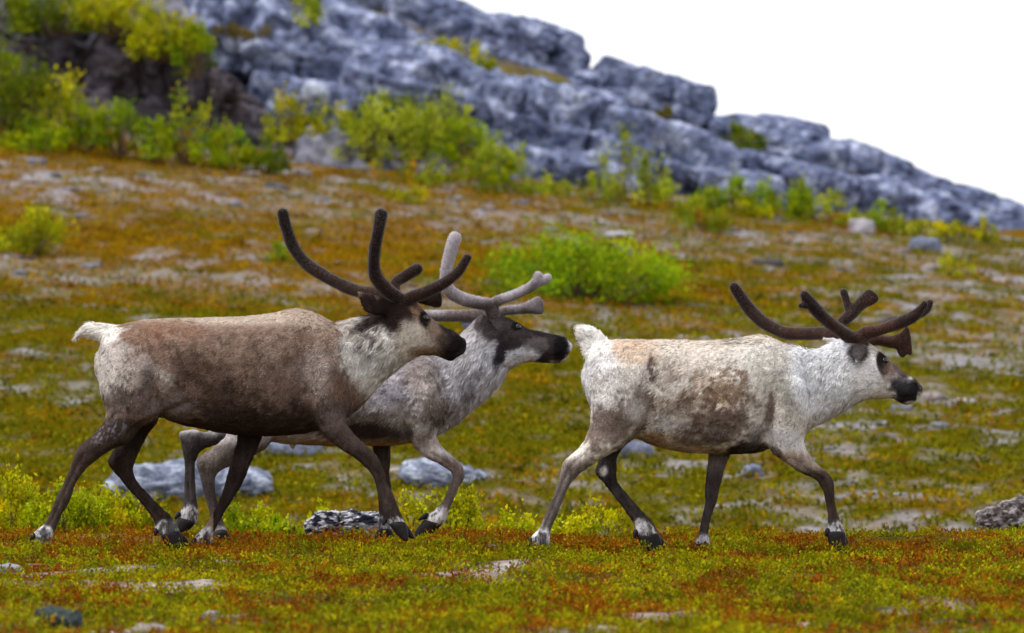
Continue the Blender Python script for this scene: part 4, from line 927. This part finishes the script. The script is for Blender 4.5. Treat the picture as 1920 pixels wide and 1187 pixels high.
R2 = K(Y=1.5, seed=2, cx=660, label='grey reindeer with pale grey antlers and dark face, half hidden in the middle', base=(190, 184, 186), nfur=70000,
  torso=[(420, 700, 770, 34), (440, 682, 806, 66), (480, 670, 824, 78), (540, 666, 832, 85), (620, 666, 836, 88), (694, 666, 836, 86), (740, 662, 835, 82), (790, 662, 828, 74), (825, 676, 814, 60), (846, 700, 797, 38), (858, 728, 780, 20)],
  neck=[(770, 668, 830, 812, 68), (800, 660, 858, 794, 62), (840, 645, 906, 752, 52), (868, 624, 938, 719, 46), (890, 602, 954, 693, 43)],
  head=[(893, 598, 955, 692, 43), (908, 589, 969, 687, 42), (940, 592, 984, 681, 41), (968, 603, 1000, 679, 36), (990, 616, 1012, 680, 31), (1018, 622, 1028, 681, 27), (1045, 628, 1047, 681, 26), (1061, 632, 1059, 675, 23), (1068, 642, 1066, 663, 15)],
  tail=[(440, 690, 430, 720, 14), (424, 690, 414, 715, 13), (408, 696, 404, 710, 8)],
  ears=[[(912, 600, 940, 630, 9, -.07), (902, 588, 930, 615, 9, -.12), (896, 582, 916, 598, 6, -.16)],
        [(905, 600, 900, 626, 8, .08), (884, 602, 884, 624, 8, .13), (867, 603, 871, 614, 5, .17)]],
  extra=[[(541, 824, 558, 824, 8, 0), (543, 836, 555, 836, 6, 0), (547, 842, 552, 842, 4, 0)]],
  tfur=0.021, crease=0.5, grooves=[([(1066, 664), (1028, 669)], 2.5, -.005), ([(838, 690), (826, 740), (842, 790)], 9, -.010), ([(760, 720), (752, 780), (772, 826)], 9, -.012), ([(800, 700), (790, 760)], 26, .010)],
  legs=[K(side=-1, st=[(430, 720, 520, 730, 42), (425, 770, 520, 790, 40), (424, 815, 500, 840, 32), (400, 838, 444, 868), (369, 862, 412, 884), (374, 888, 404, 897), (382, 923, 404, 919), (391, 953, 409, 944), (396, 977, 418, 973), (403, 999, 426, 999)],
          hoof=[(403, 998, 427, 998), (402, 1010, 430, 1010), (400, 1018, 431, 1018)], dew=None),
        K(side=1, st=[(430, 740, 520, 740, 40), (425, 780, 490, 815, 36), (391, 809, 400, 836), (362, 805, 378, 845), (336, 812, 371, 855), (340, 834, 369, 862), (346, 869, 366, 869), (346, 902, 366, 902), (345, 934, 369, 938), (339, 956, 372, 962), (333, 970, 368, 980)],
          hoof=[(334, 972, 366, 982), (331, 985, 356, 992), (332, 995, 348, 998)], dew=(338, 960, 329, 972)),
        K(side=-1, st=[(745, 730, 830, 735, 38), (750, 770, 835, 775, 40), (765, 812, 822, 805, 33), (772, 834, 818, 818), (795, 856, 832, 841), (822, 869, 851, 857), (843, 883, 867, 873), (849, 896, 871, 894), (840, 921, 860, 916), (829, 942, 850, 941), (816, 955, 842, 958), (802, 965, 837, 974), (793, 976, 828, 986)],
          hoof=[(793, 976, 826, 986), (784, 992, 814, 998), (781, 1006, 802, 1008)], dew=(806, 962, 787, 974)),
        K(side=1, st=[(690, 770, 760, 770, 36), (697, 810, 745, 812, 30), (698, 836, 733, 836), (702, 862, 733, 862), (706, 891, 731, 891), (707, 915, 734, 915), (711, 956, 732, 956), (710, 985, 734, 985), (706, 998, 736, 998)],
          hoof=[(706, 996, 736, 996), (704, 1008, 738, 1008), (703, 1016, 739, 1016)], dew=None)],
  antlers=[K(rim=2.0, c0=(70, 58, 56), c1=(150, 142, 148), z=(1.10, 1.30), tines=[
              [(925, 595, -.04, 14), (918, 573, -.05, 13), (901, 569, -.08, 12.5), (867, 560, -.14, 13), (843, 547, -.19, 13), (836, 526, -.22, 12), (838, 500, -.24, 12), (846, 466, -.25, 13), (853, 446, -.25, 13.5)],
              [(925, 595, -.04, 13), (928, 568, -.05, 11), (958, 556, -.06, 10), (990, 541, -.07, 10), (1005, 529, -.08, 10), (1009, 516, -.08, 8.5)],
              [(996, 537, -.07, 9), (1015, 527, -.07, 9), (1028, 521, -.07, 8.5)]]),
           K(rim=2.0, c0=(70, 58, 56), c1=(150, 142, 148), z=(1.10, 1.30), tines=[
              [(925, 595, .04, 13), (905, 592, .07, 11.5), (880, 592, .13, 11.5), (840, 592, .19, 11.5), (800, 592, .24, 11.5), (760, 588, .28, 11), (738, 580, .29, 10)],
              [(925, 595, .04, 12), (945, 583, .05, 9.5), (975, 580, .05, 9.5), (995, 576, .045, 14, .7), (1010, 573, .04, 19, .45), (1014, 572, .04, 18, .35)]])],
  eye=(971, 614), nostril=(1056, 642),
  furlen=[(900, 720, 70, 80, 1.3), (830, 800, 60, 30, 1.4)],
  relief=[(800, 740, 60, 60, .003, .012), (840, 770, 30, 30, .0, .010)],
  coat=[('e', 790, 685, 60, 34, 0, (134, 122, 122), .6, .6, .8), ('e', 745, 745, 40, 40, 0, (178, 172, 182), .8, .6, .5), ('e', 815, 770, 34, 24, 20, (108, 88, 78), .85, .4, .6), ('e', 800, 725, 40, 40, 0, (182, 170, 160), .6, .7, .6),
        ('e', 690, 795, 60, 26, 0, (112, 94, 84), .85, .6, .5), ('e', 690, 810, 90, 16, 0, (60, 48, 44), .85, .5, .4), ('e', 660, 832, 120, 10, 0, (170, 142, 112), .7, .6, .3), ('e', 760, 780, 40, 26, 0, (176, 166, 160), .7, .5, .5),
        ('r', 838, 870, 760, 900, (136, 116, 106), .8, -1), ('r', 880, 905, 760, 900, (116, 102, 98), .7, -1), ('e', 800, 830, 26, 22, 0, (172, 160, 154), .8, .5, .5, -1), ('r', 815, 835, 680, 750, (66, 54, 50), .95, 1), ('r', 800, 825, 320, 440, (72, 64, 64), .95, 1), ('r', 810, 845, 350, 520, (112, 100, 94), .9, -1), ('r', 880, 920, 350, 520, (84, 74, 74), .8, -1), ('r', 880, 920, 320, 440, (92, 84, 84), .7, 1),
        ('e', 890, 700, 62, 74, -30, (206, 203, 208), .97, .3, .35), ('e', 925, 700, 50, 50, -30, (214, 212, 220), .9, .4, .3), ('s', 850, 720, 60, 80, 20, (128, 118, 120), .4, .05, 30), ('e', 880, 730, 12, 50, 24, (120, 112, 120), .5, .5, .8),
        ('e', 965, 618, 66, 36, 12, (66, 58, 60), .97, .3, .25), ('e', 1020, 650, 46, 32, 5, (62, 54, 56), .97, .25, .2), ('e', 940, 660, 12, 34, 10, (44, 38, 46), .95, .3, .4), ('e', 965, 640, 36, 20, 20, (78, 68, 68), .8, .5, .7), ('e', 980, 668, 30, 17, -14, (220, 220, 230), .95, .3, .35), ('e', 1005, 646, 22, 14, 10, (128, 118, 118), .7, .5, .7), ('e', 1052, 655, 16, 26, 0, (34, 30, 32), .9, .4, .2),
        ('e', 1062, 676, 12, 5, -25, (208, 206, 212), .95, .4, .1), ('e', 1071, 664, 4, 12, 0, (206, 204, 210), .7, .4, .1), ('e', 915, 605, 24, 26, 30, (104, 94, 94), .85, .4, .3, -1), ('e', 880, 612, 20, 18, 0, (146, 146, 166), .9, .4, .2, 1), ('e', 968, 612, 10, 8, 0, (26, 22, 24), .9, .4, .1),
        ('e', 818, 972, 26, 18, -40, WH, .9, .35, .35, -1), ('e', 350, 972, 26, 24, 0, WH, .9, .35, .4, 1), ('e', 414, 1002, 20, 16, 0, (190, 188, 192), .9, .4, .3, -1), ('e', 720, 990, 22, 24, 0, (176, 174, 178), .85, .4, .3, 1)])

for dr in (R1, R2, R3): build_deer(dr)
